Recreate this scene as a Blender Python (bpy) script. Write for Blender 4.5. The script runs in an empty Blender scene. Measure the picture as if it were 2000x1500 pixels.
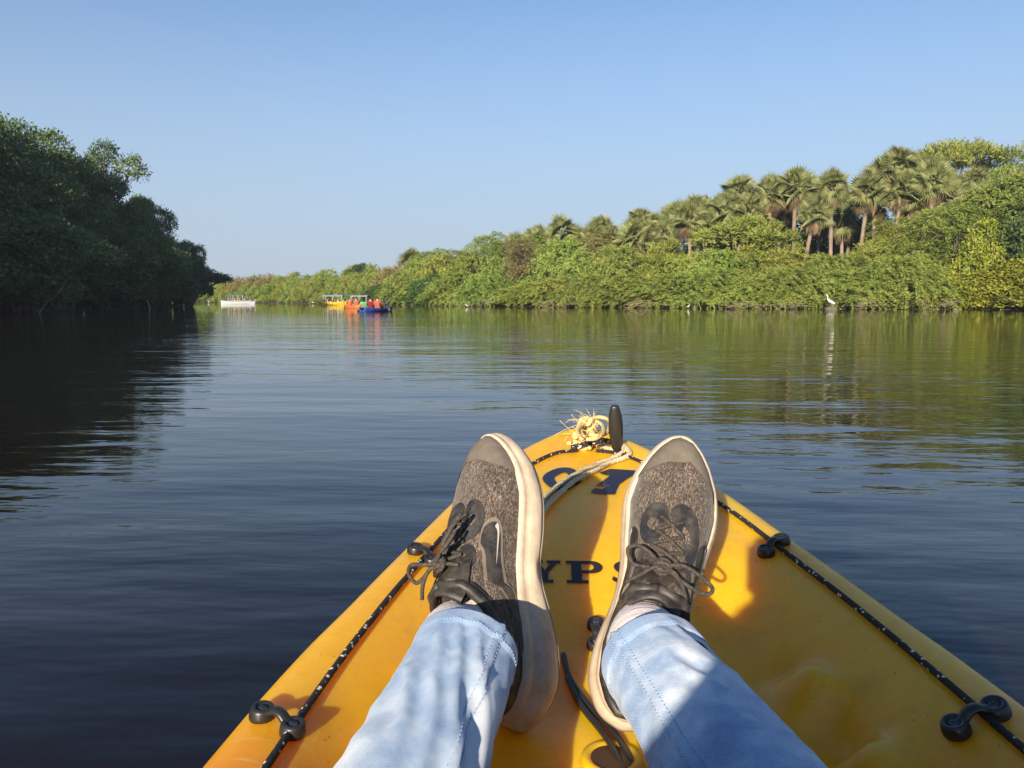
import bpy, bmesh, math, random
import numpy as np
from mathutils import Vector, Matrix, geometry

rng = np.random.default_rng(7)
random.seed(7)
scene = bpy.context.scene
R = math.radians

# ---------------------------------------------------------------- camera
F, HZ = 1500.0, 584.0                     # focal length and horizon row for a 2000 x 1500 frame
CAM = np.array([-0.081, 0.0, 0.64])
PITCH, YAW = math.atan((750 - HZ) / F), R(2.3)
cd = bpy.data.cameras.new('camera')
cam = bpy.data.objects.new('camera', cd)
scene.collection.objects.link(cam)
cd.sensor_width, cd.lens = 36.0, 36.0 * F / 2000
cd.clip_start, cd.clip_end = 0.01, 6000
cam.location = CAM
cam.rotation_euler = (math.pi / 2 - PITCH, 0, YAW)
scene.camera = cam

# ---------------------------------------------------------------- sky and sun
SUN_EL, SUN_AZ = R(17.5), R(18.2) - YAW      # light travels forward and to the right by SUN_AZ
world = bpy.data.worlds.new('World')
scene.world = world
world.use_nodes = True
wn = world.node_tree
sky = wn.nodes.new('ShaderNodeTexSky')
sky.sky_type = 'NISHITA'
sky.sun_disc = False
sky.sun_elevation = SUN_EL
sky.sun_rotation = math.pi + SUN_AZ
sky.air_density, sky.dust_density, sky.ozone_density = 1.0, 0.3, 4.0
bg = wn.nodes['Background']
bg.inputs[1].default_value = 0.082
# pale lavender dust layer low over the horizon, the same all the way round
tc = wn.nodes.new('ShaderNodeTexCoord')
sx = wn.nodes.new('ShaderNodeSeparateXYZ')
wn.links.new(tc.outputs['Generated'], sx.inputs[0])
mr = wn.nodes.new('ShaderNodeMapRange')
mr.interpolation_type = 'SMOOTHSTEP'
mr.inputs['From Min'].default_value, mr.inputs['From Max'].default_value = 0.0, 0.46
mr.inputs['To Min'].default_value, mr.inputs['To Max'].default_value = 0.9, 0.0
wn.links.new(sx.outputs[2], mr.inputs['Value'])
mxs = wn.nodes.new('ShaderNodeMix')
mxs.data_type = 'RGBA'
mxs.inputs[7].default_value = (2.85, 3.4, 4.25, 1)
wn.links.new(mr.outputs[0], mxs.inputs[0])
wn.links.new(sky.outputs[0], mxs.inputs[6])
wn.links.new(mxs.outputs[2], bg.inputs[0])

sd = bpy.data.lights.new('sun', 'SUN')
sun = bpy.data.objects.new('sun', sd)
scene.collection.objects.link(sun)
sd.energy, sd.angle, sd.color = 5.0, R(0.5), (1.0, 0.86, 0.68)
travel = Vector((math.sin(SUN_AZ) * math.cos(SUN_EL), math.cos(SUN_AZ) * math.cos(SUN_EL), -math.sin(SUN_EL)))
sun.rotation_euler = travel.to_track_quat('-Z', 'Y').to_euler()
sun.location = (-20, -60, 30)

vs = scene.view_settings
vs.view_transform, vs.look, vs.exposure, vs.gamma = 'Standard', 'None', 1.0, 1.0
vs.use_curve_mapping = False
scene.render.engine = 'CYCLES'
cy = scene.cycles
cy.max_bounces, cy.diffuse_bounces, cy.glossy_bounces, cy.transmission_bounces = 7, 3, 3, 4
cy.transparent_max_bounces = 4
cy.caustics_reflective = cy.caustics_refractive = False
cy.use_denoising = True

# ---------------------------------------------------------------- helpers
def ray(px, py):
    u, v = (px - 1000) / F, (750 - py) / F
    c, s = math.cos(PITCH), math.sin(PITCH)
    d = (u, c + v * s, -s + v * c)
    a, b = math.cos(YAW), math.sin(YAW)
    return np.array([d[0] * a - d[1] * b, d[0] * b + d[1] * a, d[2]])

def at_drop(px, py, drop):                # point on the sight line this far below the camera
    d = ray(px, py)
    return CAM + d * (drop / -d[2])

def at_dist(px, py, dist):
    d = ray(px, py)
    return CAM + d / np.linalg.norm(d) * dist

def river(xc, yc):                        # camera-facing ground coordinates to world
    a, b = math.cos(YAW), math.sin(YAW)
    return np.array([xc * a - yc * b + CAM[0], xc * b + yc * a])

COL = scene.collection.objects

def empty(name, loc=(0, 0, 0), rz=0.0, label=None, cat=None, group=None):
    o = bpy.data.objects.new(name, None)
    o.empty_display_size = 0.1
    COL.link(o)
    o.location = loc
    o.rotation_euler = (0, 0, rz)
    tag(o, label, cat, group)
    return o

def tag(o, label=None, cat=None, group=None, kind=None):
    for k, v in (('label', label), ('category', cat), ('group', group), ('kind', kind)):
        if v:
            o[k] = v
    return o

def obj(name, me, parent=None, mat=None):
    o = bpy.data.objects.new(name, me)
    COL.link(o)
    if parent is not None:
        o.parent = parent
    if mat is not None and not me.materials:
        me.materials.append(mat)
    return o

def mesh_np(name, verts, faces, mat=None, smooth=True, tint=None):
    """verts (N,3); faces (M,k) array of one polygon size, or a list of lists"""
    me = bpy.data.meshes.new(name)
    verts = np.asarray(verts, dtype=np.float32)
    if isinstance(faces, np.ndarray):
        m, k = faces.shape
        me.vertices.add(len(verts))
        me.vertices.foreach_set('co', verts.ravel())
        me.loops.add(m * k)
        me.loops.foreach_set('vertex_index', faces.astype(np.int32).ravel())
        me.polygons.add(m)
        me.polygons.foreach_set('loop_start', np.arange(0, m * k, k, dtype=np.int32))
        me.polygons.foreach_set('loop_total', np.full(m, k, dtype=np.int32))
        me.update(calc_edges=True)
    else:
        me.from_pydata([tuple(v) for v in verts], [], faces)
    if smooth and len(me.polygons):
        me.polygons.foreach_set('use_smooth', np.ones(len(me.polygons), dtype=bool))
    if tint is not None:
        at = me.attributes.new('tint', 'FLOAT', 'POINT')
        at.data.foreach_set('value', np.asarray(tint, dtype=np.float32))
    if mat is not None:
        me.materials.append(mat)
    return me

class MB:
    """collects shapes into one mesh"""
    def __init__(s):
        s.v, s.f = [], []
    def add(s, verts, faces):
        n = len(s.v)
        s.v += [tuple(map(float, p)) for p in verts]
        s.f += [[i + n for i in f] for f in faces]
        return s
    def tube(s, path, rad, n=8, closed=False, cap=True, flat=1.0):
        P = [Vector(p) for p in path]
        m = len(P)
        rads = rad if hasattr(rad, '__len__') else [rad] * m
        up = Vector((0, 0, 1))
        prev = None
        vs_, fs = [], []
        for i in range(m):
            if closed:
                t = P[(i + 1) % m] - P[i - 1]
            else:
                t = P[min(i + 1, m - 1)] - P[max(i - 1, 0)]
            t = t.normalized() if t.length > 1e-9 else Vector((0, 0, 1))
            if prev is None:
                a = t.cross(up)
                if a.length < 0.05:
                    a = t.cross(Vector((1, 0, 0)))
                a.normalize()
            else:
                a = (prev - t * prev.dot(t)).normalized()
            prev = a
            b = t.cross(a)
            for k in range(n):
                w = 2 * math.pi * k / n
                vs_.append(P[i] + (a * math.cos(w) + b * math.sin(w) * flat) * rads[i])
        L = m if closed else m - 1
        for i in range(L):
            j = (i + 1) % m
            for k in range(n):
                k2 = (k + 1) % n
                fs.append([i * n + k, i * n + k2, j * n + k2, j * n + k])
        if cap and not closed:
            fs.append(list(range(n))[::-1])
            fs.append([(m - 1) * n + k for k in range(n)])
        return s.add(vs_, fs)
    def box(s, c, h, rz=0.0):
        a, b = math.cos(rz), math.sin(rz)
        vs_ = []
        for x in (-1, 1):
            for y in (-1, 1):
                for z in (-1, 1):
                    X, Y = x * h[0], y * h[1]
                    vs_.append((c[0] + X * a - Y * b, c[1] + X * b + Y * a, c[2] + z * h[2]))
        return s.add(vs_, [[0, 1, 3, 2], [4, 6, 7, 5], [0, 4, 5, 1], [2, 3, 7, 6], [0, 2, 6, 4], [1, 5, 7, 3]])
    def ball(s, c, r, nu=10, nv=7):
        r = r if hasattr(r, '__len__') else (r, r, r)
        vs_, fs = [], []
        for i in range(nv + 1):
            p = math.pi * i / nv
            for k in range(nu):
                w = 2 * math.pi * k / nu
                vs_.append((c[0] + r[0] * math.sin(p) * math.cos(w), c[1] + r[1] * math.sin(p) * math.sin(w), c[2] + r[2] * math.cos(p)))
        for i in range(nv):
            for k in range(nu):
                k2 = (k + 1) % nu
                fs.append([i * nu + k, (i + 1) * nu + k, (i + 1) * nu + k2, i * nu + k2])
        return s.add(vs_, fs)
    def lathe(s, prof, c=(0, 0, 0), n=16, M=None):
        vs_, fs = [], []
        for r, z in prof:
            for k in range(n):
                w = 2 * math.pi * k / n
                p = Vector((r * math.cos(w), r * math.sin(w), z))
                if M is not None:
                    p = M @ p
                vs_.append(p + Vector(c))
        m = len(prof)
        for i in range(m - 1):
            for k in range(n):
                k2 = (k + 1) % n
                fs.append([i * n + k, i * n + k2, (i + 1) * n + k2, (i + 1) * n + k])
        return s.add(vs_, fs)
    def build(s, name, mat, parent=None, smooth=True):
        me = mesh_np(name, np.array(s.v), s.f, mat, smooth)
        return obj(name, me, parent)

def catmull(pts, n=8, closed=False):
    P = np.array(pts, float)
    m = len(P)
    out = []
    L = m if closed else m - 1
    for i in range(L):
        if closed:
            p0, p1, p2, p3 = P[i - 1], P[i], P[(i + 1) % m], P[(i + 2) % m]
        else:
            p0, p1, p2, p3 = P[max(i - 1, 0)], P[i], P[i + 1], P[min(i + 2, m - 1)]
        for k in range(n):
            t = k / n
            out.append(0.5 * (2 * p1 + (p2 - p0) * t + (2 * p0 - 5 * p1 + 4 * p2 - p3) * t * t + (3 * p1 - p0 - 3 * p2 + p3) * t ** 3))
    if not closed:
        out.append(P[-1])
    return np.array(out)

# ---------------------------------------------------------------- materials
def mat(name, col=(0.5, 0.5, 0.5), rough=0.5, **kw):
    m = bpy.data.materials.new(name)
    m.use_nodes = True
    b = m.node_tree.nodes['Principled BSDF']
    b.inputs['Base Color'].default_value = (*col, 1)
    b.inputs['Roughness'].default_value = rough
    for k, v in kw.items():
        b.inputs[k.replace('_', ' ')].default_value = v
    return m

class N:
    """tiny node helper"""
    def __init__(s, m):
        s.t = m.node_tree
        s.b = s.t.nodes.get('Principled BSDF')
    def n(s, typ, **kw):
        x = s.t.nodes.new('ShaderNode' + typ)
        for k, v in kw.items():
            if k in x.inputs:
                x.inputs[k].default_value = v
            else:
                setattr(x, k, v)
        return x
    def l(s, a, b):
        s.t.links.new(a, b)
    def coord(s, which='Object', scale=(1, 1, 1), rot=(0, 0, 0)):
        c = s.n('TexCoord')
        m = s.n('Mapping')
        m.inputs['Scale'].default_value = scale
        m.inputs['Rotation'].default_value = rot
        s.l(c.outputs[which], m.inputs['Vector'])
        return m.outputs[0]
    def noise(s, vec, scale, detail=3.0, rough=0.5):
        x = s.n('TexNoise')
        x.inputs['Scale'].default_value = scale
        x.inputs['Detail'].default_value = detail
        x.inputs['Roughness'].default_value = rough
        if vec is not None:
            s.l(vec, x.inputs['Vector'])
        return x.outputs['Fac']
    def math(s, op, a, b=0.0, c=0.0, clamp=False):
        x = s.n('Math')
        x.operation = op
        x.use_clamp = clamp
        for i, v in enumerate((a, b, c)):
            if isinstance(v, (int, float)):
                x.inputs[i].default_value = v
            else:
                s.l(v, x.inputs[i])
        return x.outputs[0]
    def ramp(s, fac, stops):
        x = s.n('ValToRGB')
        e = x.color_ramp.elements
        while len(e) < len(stops):
            e.new(0.5)
        for k, (p, c) in enumerate(stops):
            e[k].position = p
            e[k].color = (*c, 1) if len(c) == 3 else c
        s.l(fac, x.inputs[0])
        return x.outputs[0]
    def mix(s, fac, a, b, mode='MIX'):
        x = s.n('Mix')
        x.data_type = 'RGBA'
        x.blend_type = mode
        for i, v in ((0, fac), (6, a), (7, b)):
            if isinstance(v, (int, float)):
                x.inputs[i].default_value = v
            elif isinstance(v, tuple):
                x.inputs[i].default_value = (*v, 1)
            else:
                s.l(v, x.inputs[i])
        return x.outputs[2]
    def bump(s, h, strength=0.3, dist=0.01, prev=None):
        x = s.n('Bump')
        x.inputs['Strength'].default_value = strength
        x.inputs['Distance'].default_value = dist
        s.l(h, x.inputs['Height'])
        if prev is not None:
            s.l(prev, x.inputs['Normal'])
        return x.outputs[0]
    def base(s, c):
        s.l(c, s.b.inputs['Base Color'])
    def normal(s, c):
        s.l(c, s.b.inputs['Normal'])

def foliage(name, stops, trans=0.3, rough=0.55, vary=0.055):
    m = mat(name, stops[0], rough)
    q = N(m)
    a = q.n('Attribute')
    a.attribute_name = 'tint'
    k = len(stops)
    c = q.ramp(a.outputs['Fac'], [(i / (k - 1), s_) for i, s_ in enumerate(stops)])
    oi = q.n('ObjectInfo')
    h = q.n('HueSaturation')
    q.l(q.math('ADD', q.math('MULTIPLY', oi.outputs['Random'], vary * 0.45), 0.5 - vary * 0.22), h.inputs['Hue'])
    q.l(q.math('ADD', q.math('MULTIPLY', oi.outputs['Random'], vary * 4), 1 - vary * 2), h.inputs['Value'])
    q.l(c, h.inputs['Color'])
    q.base(h.outputs[0])
    q.b.inputs['Specular IOR Level'].default_value = 0.3
    t = q.n('BsdfTranslucent')
    q.l(q.mix(0.5, h.outputs[0], (0.16, 0.2, 0.02)), t.inputs['Color'])
    ms = q.n('MixShader')
    ms.inputs[0].default_value = trans
    q.l(q.b.outputs[0], ms.inputs[1])
    q.l(t.outputs[0], ms.inputs[2])
    q.l(ms.outputs[0], q.t.nodes['Material Output'].inputs['Surface'])
    return m

def bark(name, a, b, scale=6):
    m = mat(name, a, 0.85)
    q = N(m)
    v = q.coord('Object', (1, 1, 0.25))
    f = q.noise(v, scale, 5, 0.65)
    q.base(q.ramp(f, [(0.3, a), (0.7, b)]))
    q.normal(q.bump(f, 0.6, 0.05))
    return m

M = {}
M['feather'] = foliage('feathery_foliage', [(0.055, 0.10, 0.018), (0.235, 0.315, 0.055), (0.42, 0.45, 0.10)], 0.34)
M['feather_olive'] = foliage('olive_foliage', [(0.08, 0.115, 0.02), (0.27, 0.32, 0.05), (0.43, 0.43, 0.11)], 0.34)
M['feather_brown'] = foliage('dry_foliage', [(0.09, 0.085, 0.03), (0.25, 0.215, 0.075), (0.42, 0.33, 0.15)], 0.25)
M['broad_yellow'] = foliage('yellow_green_leaves', [(0.06, 0.09, 0.012), (0.24, 0.28, 0.028), (0.42, 0.42, 0.05)], 0.3)
M['broad_dark'] = foliage('dark_green_leaves', [(0.03, 0.06, 0.016), (0.07, 0.125, 0.028), (0.13, 0.19, 0.045)], 0.25)
M['mangrove'] = foliage('mangrove_leaves', [(0.045, 0.085, 0.036), (0.11, 0.175, 0.062), (0.20, 0.25, 0.07)], 0.25)
M['palm'] = foliage('palm_frond_green', [(0.07, 0.10, 0.034), (0.195, 0.22, 0.08), (0.35, 0.34, 0.13)], 0.25)
M['palm_dead'] = foliage('palm_frond_dead', [(0.12, 0.085, 0.045), (0.22, 0.16, 0.085), (0.33, 0.25, 0.15)], 0.2)
M['bark'] = bark('branch_bark', (0.055, 0.042, 0.03), (0.15, 0.12, 0.09))
M['palm_bark'] = bark('palm_bark', (0.13, 0.10, 0.075), (0.30, 0.235, 0.17), 4)

# ---------------------------------------------------------------- water
def water_material():
    m = mat('river_water', (0.0095, 0.0065, 0.0070), 0.02, IOR=1.30)
    q = N(m)
    g = q.n('NewGeometry')
    def vec(scale, rot=0.0):
        mp = q.n('Mapping')
        mp.inputs['Scale'].default_value = scale
        mp.inputs['Rotation'].default_value = (0, 0, rot)
        q.l(g.outputs['Position'], mp.inputs['Vector'])
        return mp.outputs[0]
    patch = q.ramp(q.noise(vec((0.05, 0.11, 1), 0.15), 1.0, 2.0), [(0.38, (0.32, 0.32, 0.32)), (0.62, (1, 1, 1))])
    # long low swell, wind ripples, capillaries: heights in metres
    sepw = q.n('SeparateXYZ')
    q.l(g.outputs['Position'], sepw.inputs[0])
    lee = q.n('MapRange')                       # calmer under the far bank's shelter
    lee.interpolation_type = 'SMOOTHSTEP'
    lee.inputs['From Min'].default_value, lee.inputs['From Max'].default_value = 10.0, 40.0
    lee.inputs['To Min'].default_value, lee.inputs['To Max'].default_value = 1.0, 0.30
    q.l(sepw.outputs[1], lee.inputs['Value'])
    amp = q.math('MULTIPLY', patch, lee.outputs[0])
    w1 = q.math('MULTIPLY', q.math('MULTIPLY', q.noise(vec((0.30, 0.95, 1), 0.12), 1.0, 1.5), 0.021), lee.outputs[0])
    w2 = q.math('MULTIPLY', q.math('MULTIPLY', q.noise(vec((1.1, 3.6, 1), -0.10), 1.0, 1.5), 0.019), amp)
    w3 = q.math('MULTIPLY', q.math('MULTIPLY', q.noise(vec((3.6, 11.0, 1), 0.2), 1.0, 2.5), 0.0075), amp)
    h = q.math('ADD', q.math('ADD', w1, w2), w3)
    q.normal(q.bump(h, 1.0, 1.0))
    return m
M['water'] = water_material()
me = mesh_np('water', [(-1500, -800, 0), (1500, -800, 0), (1500, 2500, 0), (-1500, 2500, 0)], [[0, 1, 2, 3]], M['water'])
tag(obj('water', me), kind='structure')

# ---------------------------------------------------------------- banks
def soil_material():
    m = mat('bank_soil', (0.06, 0.05, 0.03), 0.95)
    q = N(m)
    v = q.coord('Object')
    f = q.noise(v, 0.7, 5, 0.6)
    q.base(q.ramp(f, [(0.3, (0.018, 0.014, 0.009)), (0.5, (0.038, 0.03, 0.018)), (0.7, (0.05, 0.06, 0.02))]))
    q.normal(q.bump(q.noise(v, 3.0, 5), 0.8, 0.2))
    return m
M['soil'] = soil_material()
EDGE_R = [(95, -120), (70, -40), (52, 20), (38, 40), (31, 46), (22.5, 50), (14.3, 54), (7, 58), (0, 64), (-7, 73), (-14, 85), (-25, 100), (-40, 122), (-58, 146), (-90, 168), (-150, 188), (-300, 215)]
EDGE_L = [(-32, -120), (-29, -60), (-26, 0), (-24.5, 36), (-25, 46), (-26.3, 56), (-27.5, 64), (-32, 71), (-42, 76), (-80, 84), (-300, 105)]

def bank(name, edge, side):
    E_ = catmull(edge, 14)
    n = len(E_)
    prof = [(0.25, -0.6), (0, 0.02), (-0.35, 0.08), (-1.2, 0.2), (-3, 0.5), (-8, 0.9), (-16, 1.4), (-40, 2.0), (-160, 2.6), (-900, 4.0)]
    verts, faces = [], []
    for i in range(n):
        t = E_[min(i + 1, n - 1)] - E_[max(i - 1, 0)]
        t /= np.linalg.norm(t)
        nr = np.array([-t[1], t[0]]) * side         # points to the water
        wob = 0.5 * math.sin(i * 1.7) * math.sin(i * 0.63) + 0.25 * math.sin(i * 3.1)
        for k, (o, z) in enumerate(prof):
            p = E_[i] + nr * (o + (wob if 0 < k < 6 else 0))
            xy = river(*p)
            verts.append((xy[0], xy[1], z + (0.05 * math.sin(i * 2.3 + k) if k > 1 else 0)))
    m = len(prof)
    for i in range(n - 1):
        for k in range(m - 1):
            faces.append([i * m + k, i * m + k + 1, (i + 1) * m + k + 1, (i + 1) * m + k])
    tag(obj(name, mesh_np(name, verts, faces, M['soil'])), kind='structure')
bank('right_riverbank', EDGE_R, 1)
bank('left_riverbank', EDGE_L, -1)

ER = [(2300, 41), (2000, 46), (1675, 50), (1397, 54), (1181, 58), (1000, 64), (856, 73), (753, 85), (625, 100), (508, 122), (404, 146), (250, 175)]
def edge_depth(px):
    return float(np.interp(px, [a for a, b in ER][::-1], [b for a, b in ER][::-1]))
def ground_z(setback):
    return float(np.interp(setback, [0, 0.35, 1.2, 3, 8, 16, 40, 160], [0.02, 0.08, 0.2, 0.5, 0.9, 1.4, 2.0, 2.6]))

# ---------------------------------------------------------------- foliage meshes
SUNWARD = -np.array(travel)          # leaves turn their faces towards the light
def unit(a):
    return a / np.maximum(np.linalg.norm(a, axis=-1, keepdims=True), 1e-9)

def leaf_mesh(name, c, d, s, ln, wd, tint, material, curl=0.12):
    """diamond leaves: base c, axis d, side s, length and width arrays"""
    n = len(c)
    nrm = unit(np.cross(d, s))
    v = np.empty((n, 4, 3))
    v[:, 0] = c
    v[:, 1] = c + d * (ln * 0.5)[:, None] + s * (wd * 0.5)[:, None] + nrm * (ln * curl * 0.5)[:, None]
    v[:, 2] = c + d * ln[:, None] - nrm * (ln * curl)[:, None]
    v[:, 3] = c + d * (ln * 0.5)[:, None] - s * (wd * 0.5)[:, None] + nrm * (ln * curl * 0.5)[:, None]
    f = np.arange(n * 4).reshape(n, 4)
    return mesh_np(name, v.reshape(-1, 3), f, material, False, np.repeat(tint, 4))

def lobe_points(lobes, n, rg, shell=(0.75, 1.05), low=-0.35):
    """points spread over the outer parts of a set of ellipsoid lobes, with outward normals"""
    ar = np.array([l[3] * l[4] + l[4] * l[5] + l[3] * l[5] for l in lobes])
    k = rg.choice(len(lobes), n, p=ar / ar.sum())
    L = np.array(lobes)[k]
    d = unit(rg.normal(size=(n, 3)))
    d[:, 2] = np.where(d[:, 2] < low, -d[:, 2], d[:, 2])
    r = rg.uniform(*shell, size=n) ** 0.6
    p = L[:, :3] + d * L[:, 3:6] * r[:, None]
    nr = unit(d / L[:, 3:6])
    lt = rg.uniform(-0.2, 0.2, len(lobes))[k]
    return p, nr, lt

def feather_crown(name, lobes, n, rg, material, length=(0.7, 1.3), lean=(0.25, -0.1, 0), droop=0.55, K=8, leaf=(0.24, 0.075)):
    p, nr, lt = lobe_points(lobes, n, rg, (0.7, 1.05), -0.15)
    ok = p[:, 2] > 0.12
    p, nr, lt = p[ok], nr[ok], lt[ok]
    n = len(p)
    d = unit(nr * 0.8 + np.array(lean) + rg.normal(size=(n, 3)) * 0.35)
    L = rg.uniform(*length, size=n)
    side0 = unit(np.cross(d, np.array([0, 0, 1.0]) + rg.normal(size=(n, 3)) * 0.4))
    C_, D_, S_, LN, WD, T = [], [], [], [], [], []
    for j in range(K):
        t = (j + 0.5) / K
        pos = p + d * (L * t)[:, None] + np.array([0, 0, -1.0]) * (L * droop * t * t)[:, None]
        tang = unit(d + np.array([0, 0, -1.0]) * (2 * droop * t))
        for sg in (-1, 1):
            dd = unit(tang * 0.65 + side0 * sg + rg.normal(size=(n, 3)) * 0.28)
            upv = unit(np.cross(side0, tang) * 0.30 + nr * 0.55 + SUNWARD * 0.55 + rg.normal(size=(n, 3)) * 0.40)
            ss = unit(np.cross(dd, upv))
            C_.append(pos); D_.append(dd); S_.append(ss)
            LN.append(leaf[0] * rg.uniform(0.7, 1.25, n) * (1.1 - 0.45 * t))
            WD.append(leaf[1] * rg.uniform(0.7, 1.3, n))
            T.append(np.clip(0.45 + lt + 0.22 * (t - 0.4) + rg.normal(size=n) * 0.16, 0, 1))
    cat = np.concatenate
    return leaf_mesh(name, cat(C_), cat(D_), cat(S_), cat(LN), cat(WD), cat(T), material)

def broad_crown(name, lobes, n, rg, material, leaf=(0.22, 0.11), per=7, shell=(0.45, 1.08), low=-0.7):
    p, nr, lt = lobe_points(lobes, n, rg, shell, low)
    ok = p[:, 2] > 0.15
    p, nr, lt = p[ok], nr[ok], lt[ok]
    n = len(p)
    ax = unit(nr * 0.7 + np.array([0, 0, 0.5]) + rg.normal(size=(n, 3)) * 0.4)
    a = unit(np.cross(ax, rg.normal(size=(n, 3))))
    b = np.cross(ax, a)
    C_, D_, S_, LN, WD, T = [], [], [], [], [], []
    for j in range(per):
        w = 2 * math.pi * j / per + rg.uniform(0, 1.2, n)
        rad = a * np.cos(w)[:, None] + b * np.sin(w)[:, None]
        dd = unit(rad + ax * rg.uniform(0.0, 1.0, n)[:, None])
        ss = unit(np.cross(dd, ax * 0.7 + nr * 0.4 + SUNWARD * 0.5 + rg.normal(size=(n, 3)) * 0.35))
        C_.append(p + rg.normal(size=(n, 3)) * leaf[0] * 0.55); D_.append(dd); S_.append(ss)
        LN.append(leaf[0] * rg.uniform(0.75, 1.25, n)); WD.append(leaf[1] * rg.uniform(0.75, 1.25, n))
        T.append(np.clip(0.45 + lt + rg.normal(size=n) * 0.2, 0, 1))
    cat = np.concatenate
    return leaf_mesh(name, cat(C_), cat(D_), cat(S_), cat(LN), cat(WD), cat(T), material)

def limbs_mesh(name, lobes, rg, material, base_r=0.14, stems=3, twig=2, spread=0.4, hub=None):
    mb = MB()
    for i, l in enumerate(lobes):
        a = 2 * math.pi * (i % stems) / stems
        b0 = np.array([spread * math.cos(a), spread * math.sin(a), -0.35])
        e = np.array(l[:3])
        if hub is not None:
            h = np.array(hub)
        else:
            h = b0 * 1.2 + np.array([0, 0, 0.4]) + (e - b0) * 0.28
        mid = (h + e) / 2 + rg.normal(size=3) * 0.22 + np.array([0, 0, 0.15])
        path = catmull([b0, h, mid, e], 4)
        r0 = base_r * (0.75 + 0.5 * rg.random())
        mb.tube(path, np.linspace(r0, r0 * 0.22, len(path)), 6)
        for _ in range(twig):
            d = unit(rg.normal(size=3) + np.array([0, 0, 0.4]))
            t_ = e + d * np.array(l[3:6]) * 0.85
            s_ = path[-4]
            mb.tube(catmull([s_, (s_ + t_) / 2 + rg.normal(size=3) * 0.12, t_], 3), np.linspace(r0 * 0.3, r0 * 0.08, 7), 4)
    return mesh_np(name, np.array(mb.v), mb.f, material)

def mound_lobes(rg, rx, ry, h, n=10, z0=0.3):
    """separate clumps scattered over a mound, shaded gaps between them"""
    out = []
    rows = [(0.10, 0.80, 11), (0.32, 0.72, 10), (0.56, 0.52, 7), (0.76, 0.25, 4)]
    for zf, rf, m in rows:
        a0 = rg.uniform(0, 6.28)
        for i in range(m):
            a = a0 + 2 * math.pi * (i + rg.uniform(-0.3, 0.3)) / m
            q = rf * rg.uniform(0.8, 1.12)
            s_ = rg.uniform(0.18, 0.30)
            out.append((rx * q * math.cos(a), ry * q * math.sin(a), h * zf * rg.uniform(0.85, 1.2), rx * s_, ry * s_, h * rg.uniform(0.11, 0.17)))
    return out

class Kind:
    """a plant kind: crown + limbs meshes of nominal height h and radius r"""
    def __init__(s, name, crown, limbs, h, r, crown_name='crown', limb_name='trunk'):
        s.name, s.crown, s.limbs, s.h, s.r, s.cn, s.ln = name, crown, limbs, h, r, crown_name, limb_name

def plant(kind, xy, z, height, width, rz, label, cat, group, name=None, tilt=(0, 0)):
    e = empty(name or kind.name, (xy[0], xy[1], z), rz, label, cat, group)
    e.rotation_euler = (tilt[0], tilt[1], rz)
    w = width / (2 * kind.r)
    e.scale = (w, w, height / kind.h)
    obj(kind.cn, kind.crown, e)
    obj(kind.ln, kind.limbs, e)
    return e

K = {}
def mk_shrub(key, seed, rx, h, material, n=1500, segs=10, length=(0.6, 1.3), lean=(0.25, -0.1, 0), **kw):
    rg = np.random.default_rng(seed)
    lo = mound_lobes(rg, rx, rx, h)
    K[key] = Kind('feathery_shrub', feather_crown('crown', lo, n, rg, material, lean=lean, K=segs, length=length, leaf=(0.24, 0.06), **kw), limbs_mesh('trunk', lo, rg, M['bark'], 0.07, 4), h, rx, 'crown', 'stems')
mk_shrub('f0', 11, 3.4, 4.0, M['feather'])
mk_shrub('f1', 12, 3.6, 4.0, M['feather'], lean=(0.35, -0.2, -0.1), droop=0.8)
mk_shrub('f2', 13, 3.2, 4.0, M['feather'], lean=(-0.2, -0.2, 0.1))
mk_shrub('o0', 14, 3.3, 4.0, M['feather_olive'], droop=0.35, lean=(0.1, 0, 0.3))
mk_shrub('o1', 15, 3.3, 4.0, M['feather_olive'], lean=(0.3, -0.2, 0))
mk_shrub('b0', 16, 3.2, 4.0, M['feather_brown'], n=1200, droop=0.3, lean=(0, 0, 0.3))

def mk_broad(key, seed, rx, h, material, n=2600, leaf=(0.24, 0.12), name='leafy_bush'):
    rg = np.random.default_rng(seed)
    lo = mound_lobes(rg, rx, rx, h, 11)
    K[key] = Kind(name, broad_crown('crown', lo, n, rg, material, leaf), limbs_mesh('trunk', lo, rg, M['bark'], 0.09, 4), h, rx, 'crown', 'stems')
mk_broad('y0', 21, 2.6, 4.2, M['broad_yellow'])
mk_broad('y1', 22, 2.6, 4.2, M['broad_yellow'])
mk_broad('d0', 23, 2.8, 5.0, M['broad_dark'], 2800, (0.26, 0.13))

def tree_lobes(rg, h, r, base, n=14):
    out = []
    for i in range(n):
        t = (i + 0.5) / n
        z = base + (h - base) * (0.08 + 0.84 * t)
        env = r * math.sin(math.pi * (0.22 + 0.68 * t)) ** 0.8
        a = i * 2.4 + rg.uniform(-0.5, 0.5)
        q = rg.uniform(0.3, 0.75)
        s_ = rg.uniform(0.3, 0.5) * r * (1.1 - 0.35 * t)
        out.append((env * q * math.cos(a), env * q * math.sin(a), z, s_, s_, s_ * rg.uniform(0.55, 0.75)))
    return out

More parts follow.
